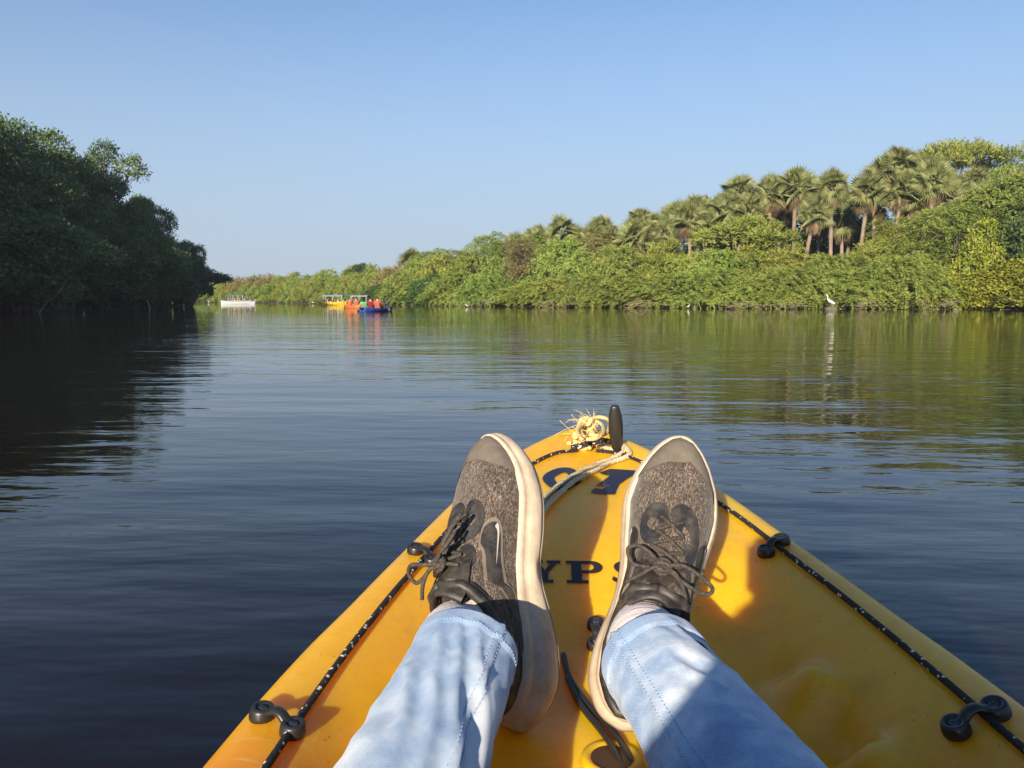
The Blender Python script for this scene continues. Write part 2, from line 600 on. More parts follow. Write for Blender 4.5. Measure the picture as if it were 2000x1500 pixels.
def mk_tree(key, seed, h, r, base, fn, material, n, name, hub=None, nl=14, **kw):
    rg = np.random.default_rng(seed)
    lo = tree_lobes(rg, h, r, base, nl)
    K[key] = Kind(name, fn('crown', lo, n, rg, material, **kw), limbs_mesh('trunk', lo, rg, M['bark'], 0.13, 2, 3, 0.2), h, r)
mk_tree('ft0', 31, 9, 4.2, 2.0, feather_crown, M['feather'], 1700, 'feathery_tree', K=7)
mk_tree('ft1', 32, 9, 4.0, 2.0, feather_crown, M['feather_olive'], 1500, 'feathery_tree', K=7)
mk_tree('dt0', 33, 9, 3.6, 1.0, broad_crown, M['broad_dark'], 3000, 'broadleaf_tree', leaf=(0.27, 0.14))
mk_tree('bt0', 34, 8, 2.8, 1.5, feather_crown, M['feather_brown'], 1100, 'dry_tree', K=6, lean=(0, 0, 0.1))

def umbrella_kind(key, seed, h, r, base, material, n):
    rg = np.random.default_rng(seed)
    lo = []
    for i in range(15):
        a, q = i * 2.4, math.sqrt((i + 0.5) / 15)
        lo.append((r * 0.8 * q * math.cos(a), r * 0.8 * q * math.sin(a), h - 0.5 - 1.1 * q * q + rg.uniform(-0.25, 0.25), r * 0.27, r * 0.27, 0.42))
    K[key] = Kind('umbrella_tree', feather_crown('crown', lo, n, rg, material, K=7, droop=0.25, length=(0.5, 1.0), lean=(0, 0, 0.1)), limbs_mesh('trunk', lo, rg, M['bark'], 0.13, 2, 1, 0.15, hub=(0, 0, base)), h, r)
umbrella_kind('u0', 41, 9, 5.5, 3.0, M['feather_olive'], 1300)
umbrella_kind('u1', 42, 5, 4.0, 0.8, M['feather'], 1100)

def mangrove_kind(key, seed, h, r, base, n, nl=18, hub=None, shift=(0, 0)):
    rg = np.random.default_rng(seed)
    lo = tree_lobes(rg, h, r, base, nl)
    lo = [(a + shift[0] * c / h, b + shift[1] * c / h, c, d, e, f) for a, b, c, d, e, f in lo]
    K[key] = Kind('mangrove_tree', broad_crown('crown', lo, n, rg, M['mangrove'], (0.22, 0.11), 8), limbs_mesh('trunk', lo, rg, M['bark'], 0.15, 4, 3, 0.5), h, r)
mangrove_kind('m0', 51, 10, 4.6, 0.8, 4200)
mangrove_kind('m1', 52, 10, 4.4, 0.6, 4200)
mangrove_kind('m2', 53, 6, 4.0, 0.7, 3200, 15)
mangrove_kind('m3', 54, 10, 3.2, 3.0, 1500, 13)         # airy

# ---- palms
def frond_mesh(name, material, dead=False, seed=0):
    rg = np.random.default_rng(seed)
    nseg, rad, pet = 20, 0.95, 0.75
    arc = R(250 if not dead else 150)
    v, f, t = [], [], []
    sag = 0.12 if not dead else 0.6
    # petiole along +X
    v += [(0, -0.035, 0), (0, 0.035, 0), (pet, 0.022, 0.02), (pet, -0.022, 0.02)]
    f.append([0, 1, 2, 3]); t += [0.9, 0.9, 0.7, 0.7]
    for i in range(nseg):
        a0 = -arc / 2 + arc * i / nseg
        a1 = -arc / 2 + arc * (i + 1) / nseg
        am = (a0 + a1) / 2
        rr = rad * rg.uniform(0.88, 1.08) * (1 - 0.18 * abs(am) / (arc / 2))
        def P(a, r_, z):
            return (pet + r_ * math.cos(a), r_ * math.sin(a), z - sag * (r_ / rad) ** 2 * (0.5 + 0.5 * abs(math.sin(a))))
        n0 = len(v)
        v += [(pet, 0, 0.02), P(a0, rr * 0.55, 0.0), P(am, rr * 0.58, 0.07), P(a1, rr * 0.55, 0.0), P(am, rr * 1.1, -0.06)]
        f += [[n0, n0 + 1, n0 + 2], [n0, n0 + 2, n0 + 3], [n0 + 1, n0 + 4, n0 + 2], [n0 + 2, n0 + 4, n0 + 3]]
        q = rg.uniform(0.25, 0.65)
        t += [q + 0.2, q, q, q, q + 0.15]
    return mesh_np(name, np.array(v), f, material, False, np.clip(t, 0, 1))
FR = [frond_mesh('frond', M['palm'], False, s_) for s_ in (1, 2)]
FD = [frond_mesh('dead_frond', M['palm_dead'], True, s_) for s_ in (3, 4)]

def palm_trunk_mesh(h, seed):
    rg = np.random.default_rng(seed)
    zs = np.arange(-0.4, h + 0.01, 0.22)
    path = [(0.12 * math.sin(z * 0.35 + seed), 0.1 * math.sin(z * 0.28 + 2 * seed), z) for z in zs]
    rads = [0.14 + 0.09 * math.exp(-z / 0.8) + (0.014 if i % 2 else 0) + 0.015 * rg.random() for i, z in enumerate(zs)]
    mb = MB().tube(path, rads, 9)
    return mesh_np('trunk', np.array(mb.v), mb.f, M['palm_bark']), path[-1]

def frond_set(rg, live=30, dead=12):
    live = int(live * 1.35)
    out = []
    for i in range(live):
        t = (i + 0.5) / live
        el = R(86 - 120 * t ** 0.9) + rg.normal() * 0.08
        out.append((FR[i % 2], i * 2.39996 + rg.uniform(-0.2, 0.2), el, rg.uniform(0.95, 1.3), rg.uniform(-1.5, 1.5)))
    for i in range(dead):
        el = R(rg.uniform(-80, -38))
        out.append((FD[i % 2], i * 2.39996 + rg.uniform(-0.3, 0.3), el, rg.uniform(0.95, 1.2), rg.uniform(-0.9, 0.9)))
    return out

def frond_matrix(top, az, el, s_, roll):
    return Matrix.Translation(top) @ Matrix.Rotation(az, 4, 'Z') @ Matrix.Rotation(-el, 4, 'Y') @ Matrix.Rotation(roll, 4, 'X') @ Matrix.Scale(s_, 4)

TR = {}
def palm(xy, z, top_z, rz, label, group, detail, seed, live=30, dead=12, size=1.0):
    rg = np.random.default_rng(seed)
    h = max(round((top_z - z - 1.6 * size) * 2) / 2, 0.8)
    if h not in TR:
        TR[h] = palm_trunk_mesh(h, int(h * 2))
    tm, top = TR[h]
    e = empty('palm_tree', (xy[0], xy[1], z), rz, label, 'palm tree', group)
    e.rotation_euler = (rg.normal() * 0.05, rg.normal() * 0.05, rz)
    size *= rg.uniform(0.74, 1.0)
    obj('trunk', tm, e)
    top = Vector(top) + Vector((0, 0, -0.05))
    fs = frond_set(rg, live, dead)
    if detail:
        for m_, az, el, s_, roll in fs:
            o = obj(m_.name.split('.')[0], m_, e)
            o.matrix_local = frond_matrix(top, az, el, s_ * size, roll)
    else:
        for nm, pool, mt in (('crown', FR, M['palm']), ('dead_fronds', FD, M['palm_dead'])):
            V_, F_, T_ = [], [], []
            for m_, az, el, s_, roll in fs:
                if m_ not in pool:
                    continue
                mx = frond_matrix(top, az, el, s_ * size, roll)
                n0 = len(V_)
                V_ += [mx @ v.co for v in m_.vertices]
                F_ += [[i + n0 for i in p.vertices] for p in m_.polygons]
                T_ += [a.value for a in m_.attributes['tint'].data]
            obj(nm, mesh_np(nm, np.array(V_), F_, mt, False, T_), e)
    return e

ORD = ['first', 'second', 'third', 'fourth', 'fifth', 'sixth', 'seventh', 'eighth', 'ninth', 'tenth', 'eleventh', 'twelfth', 'thirteenth', 'fourteenth', 'fifteenth', 'sixteenth', 'seventeenth', 'eighteenth', 'nineteenth', 'twentieth']
def ordinal(i):
    if i < 20:
        return ORD[i]
    tens, one = divmod(i + 1, 10)
    names = {2: 'twent', 3: 'thirt', 4: 'fort', 5: 'fift', 6: 'sixt'}
    return names[tens] + ('ieth' if one == 0 else 'y-' + ORD[one - 1])

def put(kind, px, ytop, setback, wpx, label, cat, group, seed=0, name=None):
    """px: column where it stands, setback: metres behind the water's edge, ytop: row its top reaches, wpx: width"""
    dep = edge_depth(px) + setback
    xy = river((px - 1000) / F * dep, dep)
    z = ground_z(setback) - 0.1
    h = (HZ - ytop) / F * dep + CAM[2] - z
    return plant(K[kind], xy, z, h, wpx / F * dep, random.uniform(-0.6, 0.6), label, cat, group, name)

# ---------------------------------------------------------------- plants of the right bank
COLOUR = {'f0': 'green', 'f1': 'green', 'f2': 'green', 'o0': 'olive green', 'o1': 'olive green', 'b0': 'dry brownish', 'y0': 'yellow-green', 'y1': 'yellow-green', 'd0': 'dark green'}
# waterside row, right to left: (kind, column, top row, setback, width)
FRONT = [('y1', 2075, 505, 2.6, 150), ('y0', 1960, 512, 2.4, 160), ('y1', 1872, 535, 2.2, 120),
         ('f1', 1745, 500, 2.8, 210), ('f0', 1640, 528, 2.4, 180), ('f1', 1545, 520, 2.6, 190), ('o1', 1470, 540, 2.3, 150), ('f1', 1395, 522, 2.6, 180),
         ('f0', 1310, 535, 2.4, 165), ('f2', 1235, 540, 2.4, 150), ('f1', 1160, 535, 2.5, 150), ('o1', 1085, 542, 2.3, 130), ('o0', 1020, 558, 2.2, 110),
         ('f1', 950, 535, 2.5, 130), ('f0', 890, 530, 2.5, 120), ('d0', 840, 535, 2.4, 85), ('f2', 795, 535, 2.6, 100), ('d0', 752, 548, 2.4, 75)]
for i, (k, x, yt, sb, w) in enumerate(FRONT):
    nm = {'y': 'mangrove_bush', 'd': 'leafy_bush'}.get(k[0], 'feathery_shrub')
    sort = 'glossy-leaved mangrove bush' if k[0] == 'y' else ('leafy bush' if k[0] == 'd' else 'feathery shrub')
    put(k, x, yt, sb - 1.0, w * 1.08, f'{COLOUR[k]} {sort} at the waterline, {ordinal(i)} from the right along the right bank', 'shrub', 'waterside shrubs of the right bank', name=nm)
MID = [('d0', 2010, 385, 5.5, 170), ('y1', 1905, 435, 5.5, 120), ('ft0', 1830, 410, 8, 190), ('o1', 1770, 500, 6, 130), ('o0', 1690, 485, 7, 150), ('f1', 1610, 495, 6, 170), ('o1', 1530, 488, 7, 150),
       ('o0', 1470, 478, 7.5, 150), ('f0', 1395, 488, 6, 150), ('o1', 1330, 500, 6, 130), ('o0', 1290, 482, 8, 140), ('f0', 1200, 480, 7.5, 150), ('f2', 1145, 500, 6, 120), ('f0', 1095, 470, 8, 150),
       ('bt0', 1018, 470, 7, 90), ('f1', 975, 500, 6, 110), ('f0', 915, 500, 6.5, 120), ('o1', 860, 500, 7, 110), ('f0', 820, 508, 6, 100), ('b0', 775, 518, 6, 90)]
for i, (k, x, yt, sb, w) in enumerate(MID):
    if k == 'ft0':
        put(k, x, yt, sb, w, 'large feathery green tree in front of the tall palms at right', 'tree', None)
    elif k == 'bt0':
        put(k, x, yt, sb, w, 'brownish upright tree standing among the middle shrubs of the right bank', 'tree', None)
    else:
        nm = 'leafy_bush' if k[0] in 'yd' else 'feathery_shrub'
        put(k, x, yt, sb, w, f'{COLOUR[k]} shrub of the second row behind the waterside shrubs, {ordinal(i)} from the right', 'shrub', 'second row of shrubs on the right bank', name=nm)
put('ft1', 1722, 432, 9, 105, 'olive tree hiding the trunks below the tallest palm', 'tree', None)
put('ft0', 1775, 448, 8, 95, 'green tree right of the olive one below the tallest palm', 'tree', None)
put('u1', 1440, 440, 9, 200, 'flat-topped acacia with a dark hollow underneath, below the palms', 'tree', None)
put('ft0', 1990, 345, 9, 220, 'dark feathery tree rising at the right edge of the picture', 'tree', None)
put('ft1', 1910, 375, 11, 190, 'olive feathery tree left of the right-edge tree, under the palms', 'tree', None)
put('ft0', 958, 462, 10, 110, 'dense green rounded tree left of the brownish upright tree', 'tree', None)
put('bt0', 1172, 458, 13, 90, 'brown dry tree under the middle palm group', 'tree', None)
put('bt0', 1218, 464, 13, 80, 'brown dry tree right of the other one under the middle palms', 'tree', None)
put('dt0', 1262, 470, 11, 90, 'small broadleaf tree at the foot of two leaning palms', 'tree', None)
put('u0', 1848, 300, 26, 235, 'tall flat-crowned umbrella tree behind the palms at upper right', 'tree', None)
put('ft0', 1480, 375, 22, 120, 'feathery tree showing its top between the palms', 'tree', None)
for x, yt, w, sb, lb in ((1600, 415, 190, 24, 'dark broadleaf tree shading the ground behind the bare palm trunks'), (1690, 420, 170, 22, 'dark broadleaf tree behind the palms, right of the bare trunks'), (1745, 445, 130, 15, 'dark leafy tree below the tallest palm'), (1500, 420, 150, 25, 'dark broadleaf tree behind the left end of the tall palm row'), (1790, 410, 150, 26, 'dark broadleaf tree far behind the umbrella tree palms')):
    put('dt0', x, yt, sb, w, lb, 'tree', 'dark trees behind the palms')
HID = [850, 900, 990, 1050, 1120, 1240, 1330, 1400, 1960, 2080]
for i, (x, yt, sb, w) in enumerate([(1330, 425, 20, 150), (1400, 420, 22, 150), (1120, 460, 18, 150), (1050, 462, 18, 140), (900, 490, 14, 120), (850, 492, 14, 110), (990, 475, 18, 110), (1240, 450, 20, 130), (2080, 330, 14, 200), (1960, 330, 24, 180)]):
    put(('ft1', 'ft0')[i % 2], x, yt, sb, w, f'{("olive", "green")[i % 2]} feathery tree mostly hidden behind the palms, {ordinal(HID.index(x))} such tree from the left', 'tree', 'hidden trees of the right bank')

# palms: (column, top row, setback, detail, live, dead)
PALMS = [(1985, 262, 14, 1, 30, 12), (1880, 322, 18, 1, 26, 6), (1838, 300, 16, 1, 30, 8), (1805, 328, 12, 1, 28, 10), (1742, 284, 15, 1, 32, 16), (1758, 322, 18, 1, 28, 8), (1698, 352, 14, 1, 26, 10), (1664, 343, 13, 1, 30, 10),
         (1613, 332, 12, 1, 32, 18), (1588, 395, 16, 1, 16, 14), (1636, 402, 17, 1, 14, 14), (1545, 330, 16, 1, 30, 6), (1560, 378, 12, 1, 28, 10), (1522, 372, 18, 1, 26, 8), (1437, 348, 17, 1, 26, 6), (1462, 384, 14, 1, 24, 10), (1425, 385, 14, 1, 24, 10),
         (1378, 376, 18, 1, 28, 6), (1335, 374, 16, 1, 30, 8), (1352, 398, 14, 1, 26, 10), (1302, 425, 14, 1, 20, 12), (1274, 408, 16, 1, 26, 8), (1246, 406, 15, 1, 28, 10),
         (1164, 424, 19, 0, 28, 8), (1133, 430, 19, 0, 26, 8), (1097, 427, 17, 0, 28, 14), (1061, 436, 18, 0, 26, 8), (1036, 443, 19, 0, 24, 8), (1014, 449, 18, 0, 24, 8), (911, 480, 17, 0, 24, 8), (809, 487, 16, 0, 26, 8), (1715, 315, 19, 1, 28, 6), (2030, 300, 17, 0, 28, 10), (1950, 330, 15, 1, 24, 8)]
PALMS += [(x, y, 11 + (x * 7) % 11, 1, 26, 6 + (x % 5) * 2) for x, y in ((1703, 328), (1724, 345), (1776, 350), (1792, 384), (1820, 352), (1850, 338), (1864, 372), (1905, 342), (1925, 358), (1648, 372), (1576, 352), (1506, 350), (1532, 396), (1488, 362), (1402, 382), (1412, 402), (1360, 384), (1318, 396), (1290, 416), (1232, 426), (1190, 432), (1148, 440))]
PALMS.sort(key=lambda p: -p[0])
for i, (x, yt, sb, det, lv, dd) in enumerate(PALMS):
    dep = edge_depth(x) + sb
    xy = river((x - 1000) / F * dep, dep)
    z = ground_z(sb) - 0.1
    top = (HZ - yt) / F * dep + CAM[2]
    look = 'fan palm with a skirt of dead fronds' if dd >= 12 else 'fan palm with a grey-green crown'
    palm(xy, z, top, random.uniform(0, 6.28), f'{look}, {ordinal(i)} palm from the right', 'fan palms of the right bank', det, 100 + i, lv, dd)

# far shore up the river
TOPS = [(330, 556), (380, 552), (440, 546), (520, 541), (580, 536), (650, 528), (700, 520), (760, 515), (810, 505)]
def far_top(x):
    return float(np.interp(x, [a for a, b in TOPS], [b for a, b in TOPS]))
xs = [735, 708, 682, 655, 630, 604, 580, 556, 532, 508, 486, 464, 442, 420, 400, 380, 360, 340, 318]
for i, x in enumerate(xs):
    for row, (sb, dy) in enumerate(((3, 14), (9, 0))):
        k = random.choice(['f0', 'f1', 'o0', 'o1', 'f2', 'b0'] if row else ['f0', 'f1', 'o1', 'f2'])
        put(k, x + random.uniform(-6, 6), far_top(x) + dy + random.uniform(-4, 4), sb, random.uniform(48, 66), f'{COLOUR[k]} bush on the far shore, {("front", "back")[row]} row, {ordinal(i)} from the right', 'shrub', 'bushes of the far shore', name='far_bush')
put('dt0', 705, 514, 8, 60, 'dark tree on the far shore above the small canopied boats', 'tree', None)
for i, (x, yt) in enumerate(((466, 540), (480, 538), (505, 538))):
    dep = edge_depth(x) + 14
    palm(river((x - 1000) / F * dep, dep), 1.2, (HZ - yt) / F * dep + CAM[2], i, f'tiny far-off palm on the far shore, {ordinal(2 - i)} from the right', 'far-off palms', 0, 300 + i, 22, 6)

# ---------------------------------------------------------------- mangroves of the left bank (column, top row, depth, width in m)
LEFT = [('m0', -95, 205, 42, 9.5), ('m1', 5, 222, 44, 9), ('m0', 75, 262, 49, 8.5), ('m1', 135, 300, 53, 8), ('m3', 232, 288, 56, 6.4), ('m0', 195, 345, 58, 8), ('m1', 280, 385, 62, 7), ('m0', 322, 452, 66, 5.6), ('m2', 372, 478, 68, 4.4),
        ('m2', -40, 420, 36, 8.5), ('m2', 45, 430, 38.5, 8.5), ('m2', 120, 450, 42.5, 8), ('m2', 190, 440, 47.5, 8), ('m2', 255, 455, 53, 8), ('m2', 310, 495, 59, 7), ('m2', 350, 520, 64, 5.5)]
for i, (k, x, yt, dep, w) in enumerate(LEFT):
    xy = river((x - 1000) / F * dep, dep)
    h = (HZ - yt) / F * dep + CAM[2] - 0.15
    if k == 'm3':
        lb = 'tall airy mangrove rising above the rest of the left bank'
    elif k == 'm2':
        lb = f'low mangrove overhanging the water on the left bank, {ordinal(i - 8)} from the left' if i > 8 else 'low mangrove at the tip of the left bank'
    else:
        lb = f'dark full mangrove tree on the left bank, {ordinal(i)} from the left edge of the picture'
    plant(K[k], xy, 0.15, h, w, i * 1.9, lb, 'tree', 'mangroves of the left bank')
rg = np.random.default_rng(57)
lo = [(0.3, 0, 2.4, 0.9, 0.9, 0.6), (1.0, 0.2, 2.9, 0.9, 0.8, 0.55), (1.6, -0.2, 2.5, 0.8, 0.7, 0.5), (2.3, 0.1, 2.35, 0.7, 0.6, 0.38), (2.9, 0.0, 2.2, 0.55, 0.5, 0.3), (3.5, 0.1, 2.1, 0.45, 0.4, 0.22), (0.8, 0.3, 1.7, 0.8, 0.7, 0.5), (1.5, 0.2, 1.2, 0.7, 0.6, 0.45)]
K['m4'] = Kind('mangrove_tree', broad_crown('crown', lo, 900, rg, M['mangrove'], (0.2, 0.1), 8), limbs_mesh('trunk', lo, rg, M['bark'], 0.10, 3, 2, 0.3), 3.4, 3.4)
xy = river((368 - 1000) / F * 65.5, 65.5)
plant(K['m4'], xy, 0.1, 3.4, 6.8, YAW, 'mangrove at the tip of the left bank, a bough reaching out over the water', 'tree', 'mangroves of the left bank')
# the wood goes on beyond the left edge and inland, unseen trees added for shade
for i, (xc, yc, h) in enumerate([(-33, 28, 11), (-32, 18, 11.5), (-33, 6, 11), (-40, 34, 13), (-41, 22, 13), (-42, 44, 13.5), (-40, 54, 13), (-38, 63, 11.5), (-48, 30, 14), (-50, 46, 14.5), (-31.5, 36, 10), (-29, 30, 11), (-29.5, 21, 11.5), (-29, 12, 11), (-30.5, 38, 11)]):
    xy = river(xc, yc)
    plant(K['m0' if i % 2 else 'm1'], xy, 0.6, h, 10, i * 1.3, 'unseen mangrove tree added inland and beyond the left edge to shade the visible ones', 'tree', 'added shade mangroves of the left bank')

# ---------------------------------------------------------------- the yellow kayak
def smooth_table(tab, n=24):
    c = catmull(tab, n)
    return c[:, 0], c[:, 1]
WX, WY = smooth_table([(-1.8, 0.0036), (-1.764, 0.045), (-1.665, 0.099), (-1.485, 0.171), (-1.08, 0.279), (-0.54, 0.3258), (0, 0.333), (0.315, 0.3258), (0.54, 0.315), (0.675, 0.2997), (0.783, 0.279), (0.918, 0.252), (1.161, 0.1962), (1.359, 0.1287), (1.449, 0.081), (1.499, 0.0405), (1.521, 0.0036)])
ZX, ZY = smooth_table([(-1.8, 0.334), (-1.35, 0.3295), (-0.99, 0.316), (-0.81, 0.271), (-0.63, 0.234), (0, 0.212), (0.45, 0.205), (0.56, 0.214), (0.64, 0.238), (0.72, 0.2458), (0.81, 0.2602), (0.9, 0.2854), (0.99, 0.3088), (1.08, 0.325), (1.134, 0.3322), (1.26, 0.3448), (1.395, 0.3574), (1.521, 0.3736)])
def KW(y): return float(np.interp(y, WX, WY)) + 0.0126 * min(max((1.52 - y) / 0.22, 0), 1) * min(max((y + 1.8) / 0.22, 0), 1)
def KG(y): return 0.316 + 0.063 * min(max((y / 0.9 - 0.6), 0), 1.1) ** 1.5 + (0.02 * (-(y + 0.9)) if y < -0.9 else 0)
def KF(y): return min(float(np.interp(y, ZX, ZY)), KG(y) - 0.012)
def KI(y): return max(KW(y) - 0.061, KW(y) * 0.5)
def KWF(y): return KI(y) * float(np.interp(y, [-0.81, -0.63, 0.54, 0.72, 0.9, 1.08, 1.17], [0.3, 0.5, 0.52, 0.48, 0.4, 0.3, 0.25]))
def kz(x, y):
    """height of the kayak's upper side"""
    w, g, f, wi, wf = KW(y), KG(y), KF(y), KI(y), KWF(y)
    a = abs(x)
    if a <= wi:
        s_ = min(max((a - wf) / max(wi - wf, 1e-4), 0), 1)
        s_ = 0.55 * s_ * s_ * (3 - 2 * s_) + 0.45 * (s_ ** 1.6)
        z = f + (g - 0.009 - f) * s_
        # moulded foot rests: ridges low on the side walls
        if 0.1 < y < 0.77 and s_ > 0:
            env = math.exp(-((s_ - 0.33) / 0.2) ** 2) * min((y - 0.1) / 0.08, 1) * min((0.77 - y) / 0.06, 1)
            z += 0.026 * env * math.tanh(1.4 * math.sin(2 * math.pi * y / 0.115 + 0.6))
        return z
    r = min((a - wi) / max(w - wi, 1e-4), 1)
    return g - 0.009 + 0.016 * r - 0.008 * r * r - 0.018 * r ** 6
def knormal(x, y, h=0.004):
    dx = (kz(x + h, y) - kz(x - h, y)) / (2 * h)
    dy = (kz(x, y + h) - kz(x, y - h)) / (2 * h)
    return Vector((-dx, -dy, 1)).normalized()

def kayak_plastic():
    m = mat('kayak_plastic', (0.7, 0.38, 0.012), 0.42)
    q = N(m)
    g = q.n('NewGeometry')
    sp = q.n('SeparateXYZ')
    q.l(g.outputs['Position'], sp.inputs[0])
    # two-tone rotomoulded plastic: yellow at the bow running into orange towards the seat
    big = q.noise(q.coord('Object'), 5.0, 3)
    t = q.math('ADD', q.math('MULTIPLY', q.math('SUBTRACT', 0.64, sp.outputs[1]), 4.0), q.math('MULTIPLY', q.math('SUBTRACT', big, 0.5), 0.9), clamp=True)
    c = q.mix(t, (0.85, 0.43, 0.006), (0.72, 0.18, 0.006))
    fine = q.noise(q.coord('Object'), 60.0, 5, 0.7)
    c = q.mix(q.math('MULTIPLY', q.math('SUBTRACT', fine, 0.45), 0.5, clamp=True), c, (0.35, 0.16, 0.01))
    scuff = q.noise(q.coord('Object', (3, 45, 20)), 6.0, 4, 0.6)
    c = q.mix(q.ramp(scuff, [(0.60, (0, 0, 0)), (0.72, (0.30, 0.30, 0.30))]), c, (0.75, 0.6, 0.25))
    dirt = q.noise(q.coord('Object'), 16.0, 6, 0.7)
    c = q.mix(q.ramp(dirt, [(0.54, (0, 0, 0)), (0.74, (0.22, 0.22, 0.22))]), c, (0.16, 0.085, 0.02))
    speck = q.noise(q.coord('Object'), 130.0, 3, 0.6)
    c = q.mix(q.ramp(speck, [(0.70, (0, 0, 0)), (0.74, (0.6, 0.6, 0.6))]), c, (0.10, 0.06, 0.02))
    hair = q.noise(q.coord('Object', (90, 6, 40), (0, 0, 0.5)), 4.0, 2, 0.5)
    c = q.mix(q.ramp(hair, [(0.70, (0, 0, 0)), (0.73, (0.35, 0.35, 0.35))]), c, (0.80, 0.66, 0.30))
    q.base(c)
    q.l(q.math('ADD', q.math('MULTIPLY', fine, 0.25), 0.28), q.b.inputs['Roughness'])
    q.normal(q.bump(q.noise(q.coord('Object'), 220.0, 3), 0.10, 0.002, q.bump(q.noise(q.coord('Object'), 14.0, 2), 0.15, 0.01)))
    q.b.inputs['Subsurface Weight'].default_value = 0.6
    q.b.inputs['Subsurface Radius'].default_value = (0.09, 0.035, 0.005)
    q.b.inputs['Subsurface Scale'].default_value = 1.0
    return m
M['kayak'] = kayak_plastic()
M['black'] = mat('black_plastic', (0.018, 0.017, 0.016), 0.38)
q = N(M['black'])
q.normal(q.bump(q.noise(q.coord('Object'), 300, 3), 0.15, 0.001))
M['steel'] = mat('screw_steel', (0.55, 0.53, 0.5), 0.35, Metallic=1.0)
M['steel_dark'] = mat('weathered_screw', (0.10, 0.10, 0.10), 0.4, Metallic=0.6)
def fleck_cord():
    m = mat('flecked_cord', (0.015, 0.014, 0.013), 0.75)
    q = N(m)
    v = q.n('TexVoronoi')
    v.inputs['Scale'].default_value = 150
    q.l(q.coord('Object'), v.inputs['Vector'])
    c = q.ramp(v.outputs['Distance'], [(0.23, (0.75, 0.68, 0.55)), (0.30, (0.014, 0.012, 0.011))])
    q.base(c)
    q.normal(q.bump(q.noise(q.coord('Object'), 420, 2), 0.6, 0.002))
    return m
M['cord'] = fleck_cord()
def rope_mat(name, a, b):
    m = mat(name, a, 0.9)
    q = N(m)
    w = q.n('TexWave')
    w.inputs['Scale'].default_value = 120
    w.inputs['Distortion'].default_value = 6
    q.l(q.coord('Object', (1, 0.8, 0.6)), w.inputs['Vector'])
    q.base(q.mix(w.outputs['Fac'], a, b))
    q.normal(q.bump(w.outputs['Fac'], 0.5, 0.002))
    return m
M['rope'] = rope_mat('tan_rope', (0.62, 0.42, 0.16), (0.85, 0.64, 0.30))
M['rope_grey'] = rope_mat('weathered_rope', (0.44, 0.36, 0.22), (0.68, 0.58, 0.38))
M['navy'] = mat('navy_paint', (0.012, 0.017, 0.045), 0.5)
M['ink'] = mat('dark_lettering', (0.022, 0.014, 0.010), 0.5)
for k_ in ('navy', 'ink'):
    q = N(M[k_])
    c0 = tuple(M[k_].node_tree.nodes['Principled BSDF'].inputs['Base Color'].default_value)[:3]
    nz = q.noise(q.coord('Object'), 38, 6, 0.7)
    q.base(q.mix(q.ramp(nz, [(0.62, (0, 0, 0)), (0.70, (1, 1, 1))]), c0, (0.60, 0.32, 0.02)))

kayak = empty('kayak', (0, 0, 0), 0, 'yellow and orange sit-on-top kayak under the feet, seen from its seat', 'kayak')
ys = np.concatenate([np.linspace(-1.8, 0.13, 60), np.linspace(0.14, 1.35, 150), np.linspace(1.356, 1.521, 40)])
hull_v, hull_f = [], []
for y in ys:
    w, g, wi = KW(y), KG(y), KI(y)
    top = [(x, kz(x, y)) for x in np.concatenate([np.linspace(0, wi, 34), wi + (w - wi) * np.linspace(0.08, 1, 14)])]
    s_ = w / 0.333
    out = [(w + 0.004 * s_, g - 0.03), (w + 0.005 * s_, g - 0.045), (w + 0.001 * s_, g - 0.07), (w * 0.97, g - 0.13), (w * 0.86, 0.13), (w * 0.7, 0.05), (w * 0.4, -0.05), (0.0, -0.09 + 0.12 * (1 - min(s_, 1)))]
    half = top + out
    row = [(-a, b) for a, b in half[:0:-1]] + half
    hull_v += [(a, y, b) for a, b in row]
m_ = len(row)
for i in range(len(ys) - 1):
    for k in range(m_ - 1):
        hull_f.append([i * m_ + k, i * m_ + k + 1, (i + 1) * m_ + k + 1, (i + 1) * m_ + k])
hull_f.append(list(range(m_)))
hull_f.append([(len(ys) - 1) * m_ + k for k in range(m_)][::-1])
hull = obj('hull', mesh_np('hull', hull_v, hull_f, M['kayak']), kayak)

# painted figures and letters, laid on the moulded surface
def paint(name, outline, material, holes=(), lift=0.0012, parent=kayak, step=0.006):
    """outline: (x, y) on the kayak's plan"""
    loops = [list(outline)] + [list(h) for h in holes]
    vin, edges = [], []
    for lp in loops:
        n0 = len(vin)
        k_ = len(lp)
        vin += [Vector(p) for p in lp]
        edges += [(n0 + i, n0 + (i + 1) % k_) for i in range(k_)]
    P = np.array(outline)
    x0, y0 = P.min(0)
    x1, y1 = P.max(0)
    for gx in np.arange(x0 + step / 2, x1, step):
        for gy in np.arange(y0 + step / 2, y1, step):
            vin.append(Vector((gx, gy)))
    vv, ee, ff, *_ = geometry.delaunay_2d_cdt(vin, edges, [], 0, 1e-6)
    def inside(p, lp):
        c_ = False
        j = len(lp) - 1
        for i in range(len(lp)):
            (xi, yi), (xj, yj) = lp[i], lp[j]
            if (yi > p[1]) != (yj > p[1]) and p[0] < (xj - xi) * (p[1] - yi) / (yj - yi) + xi:
                c_ = not c_
            j = i
        return c_
    keep = []
    for f in ff:
        c_ = sum((vv[i] for i in f), Vector((0, 0))) / len(f)
        if inside(c_, loops[0]) and not any(inside(c_, h) for h in loops[1:]):
            keep.append(list(f))
    vs_ = [(p[0], p[1], kz(p[0], p[1]) + lift) for p in vv]
    return obj(name, mesh_np(name, vs_, keep, material), parent)

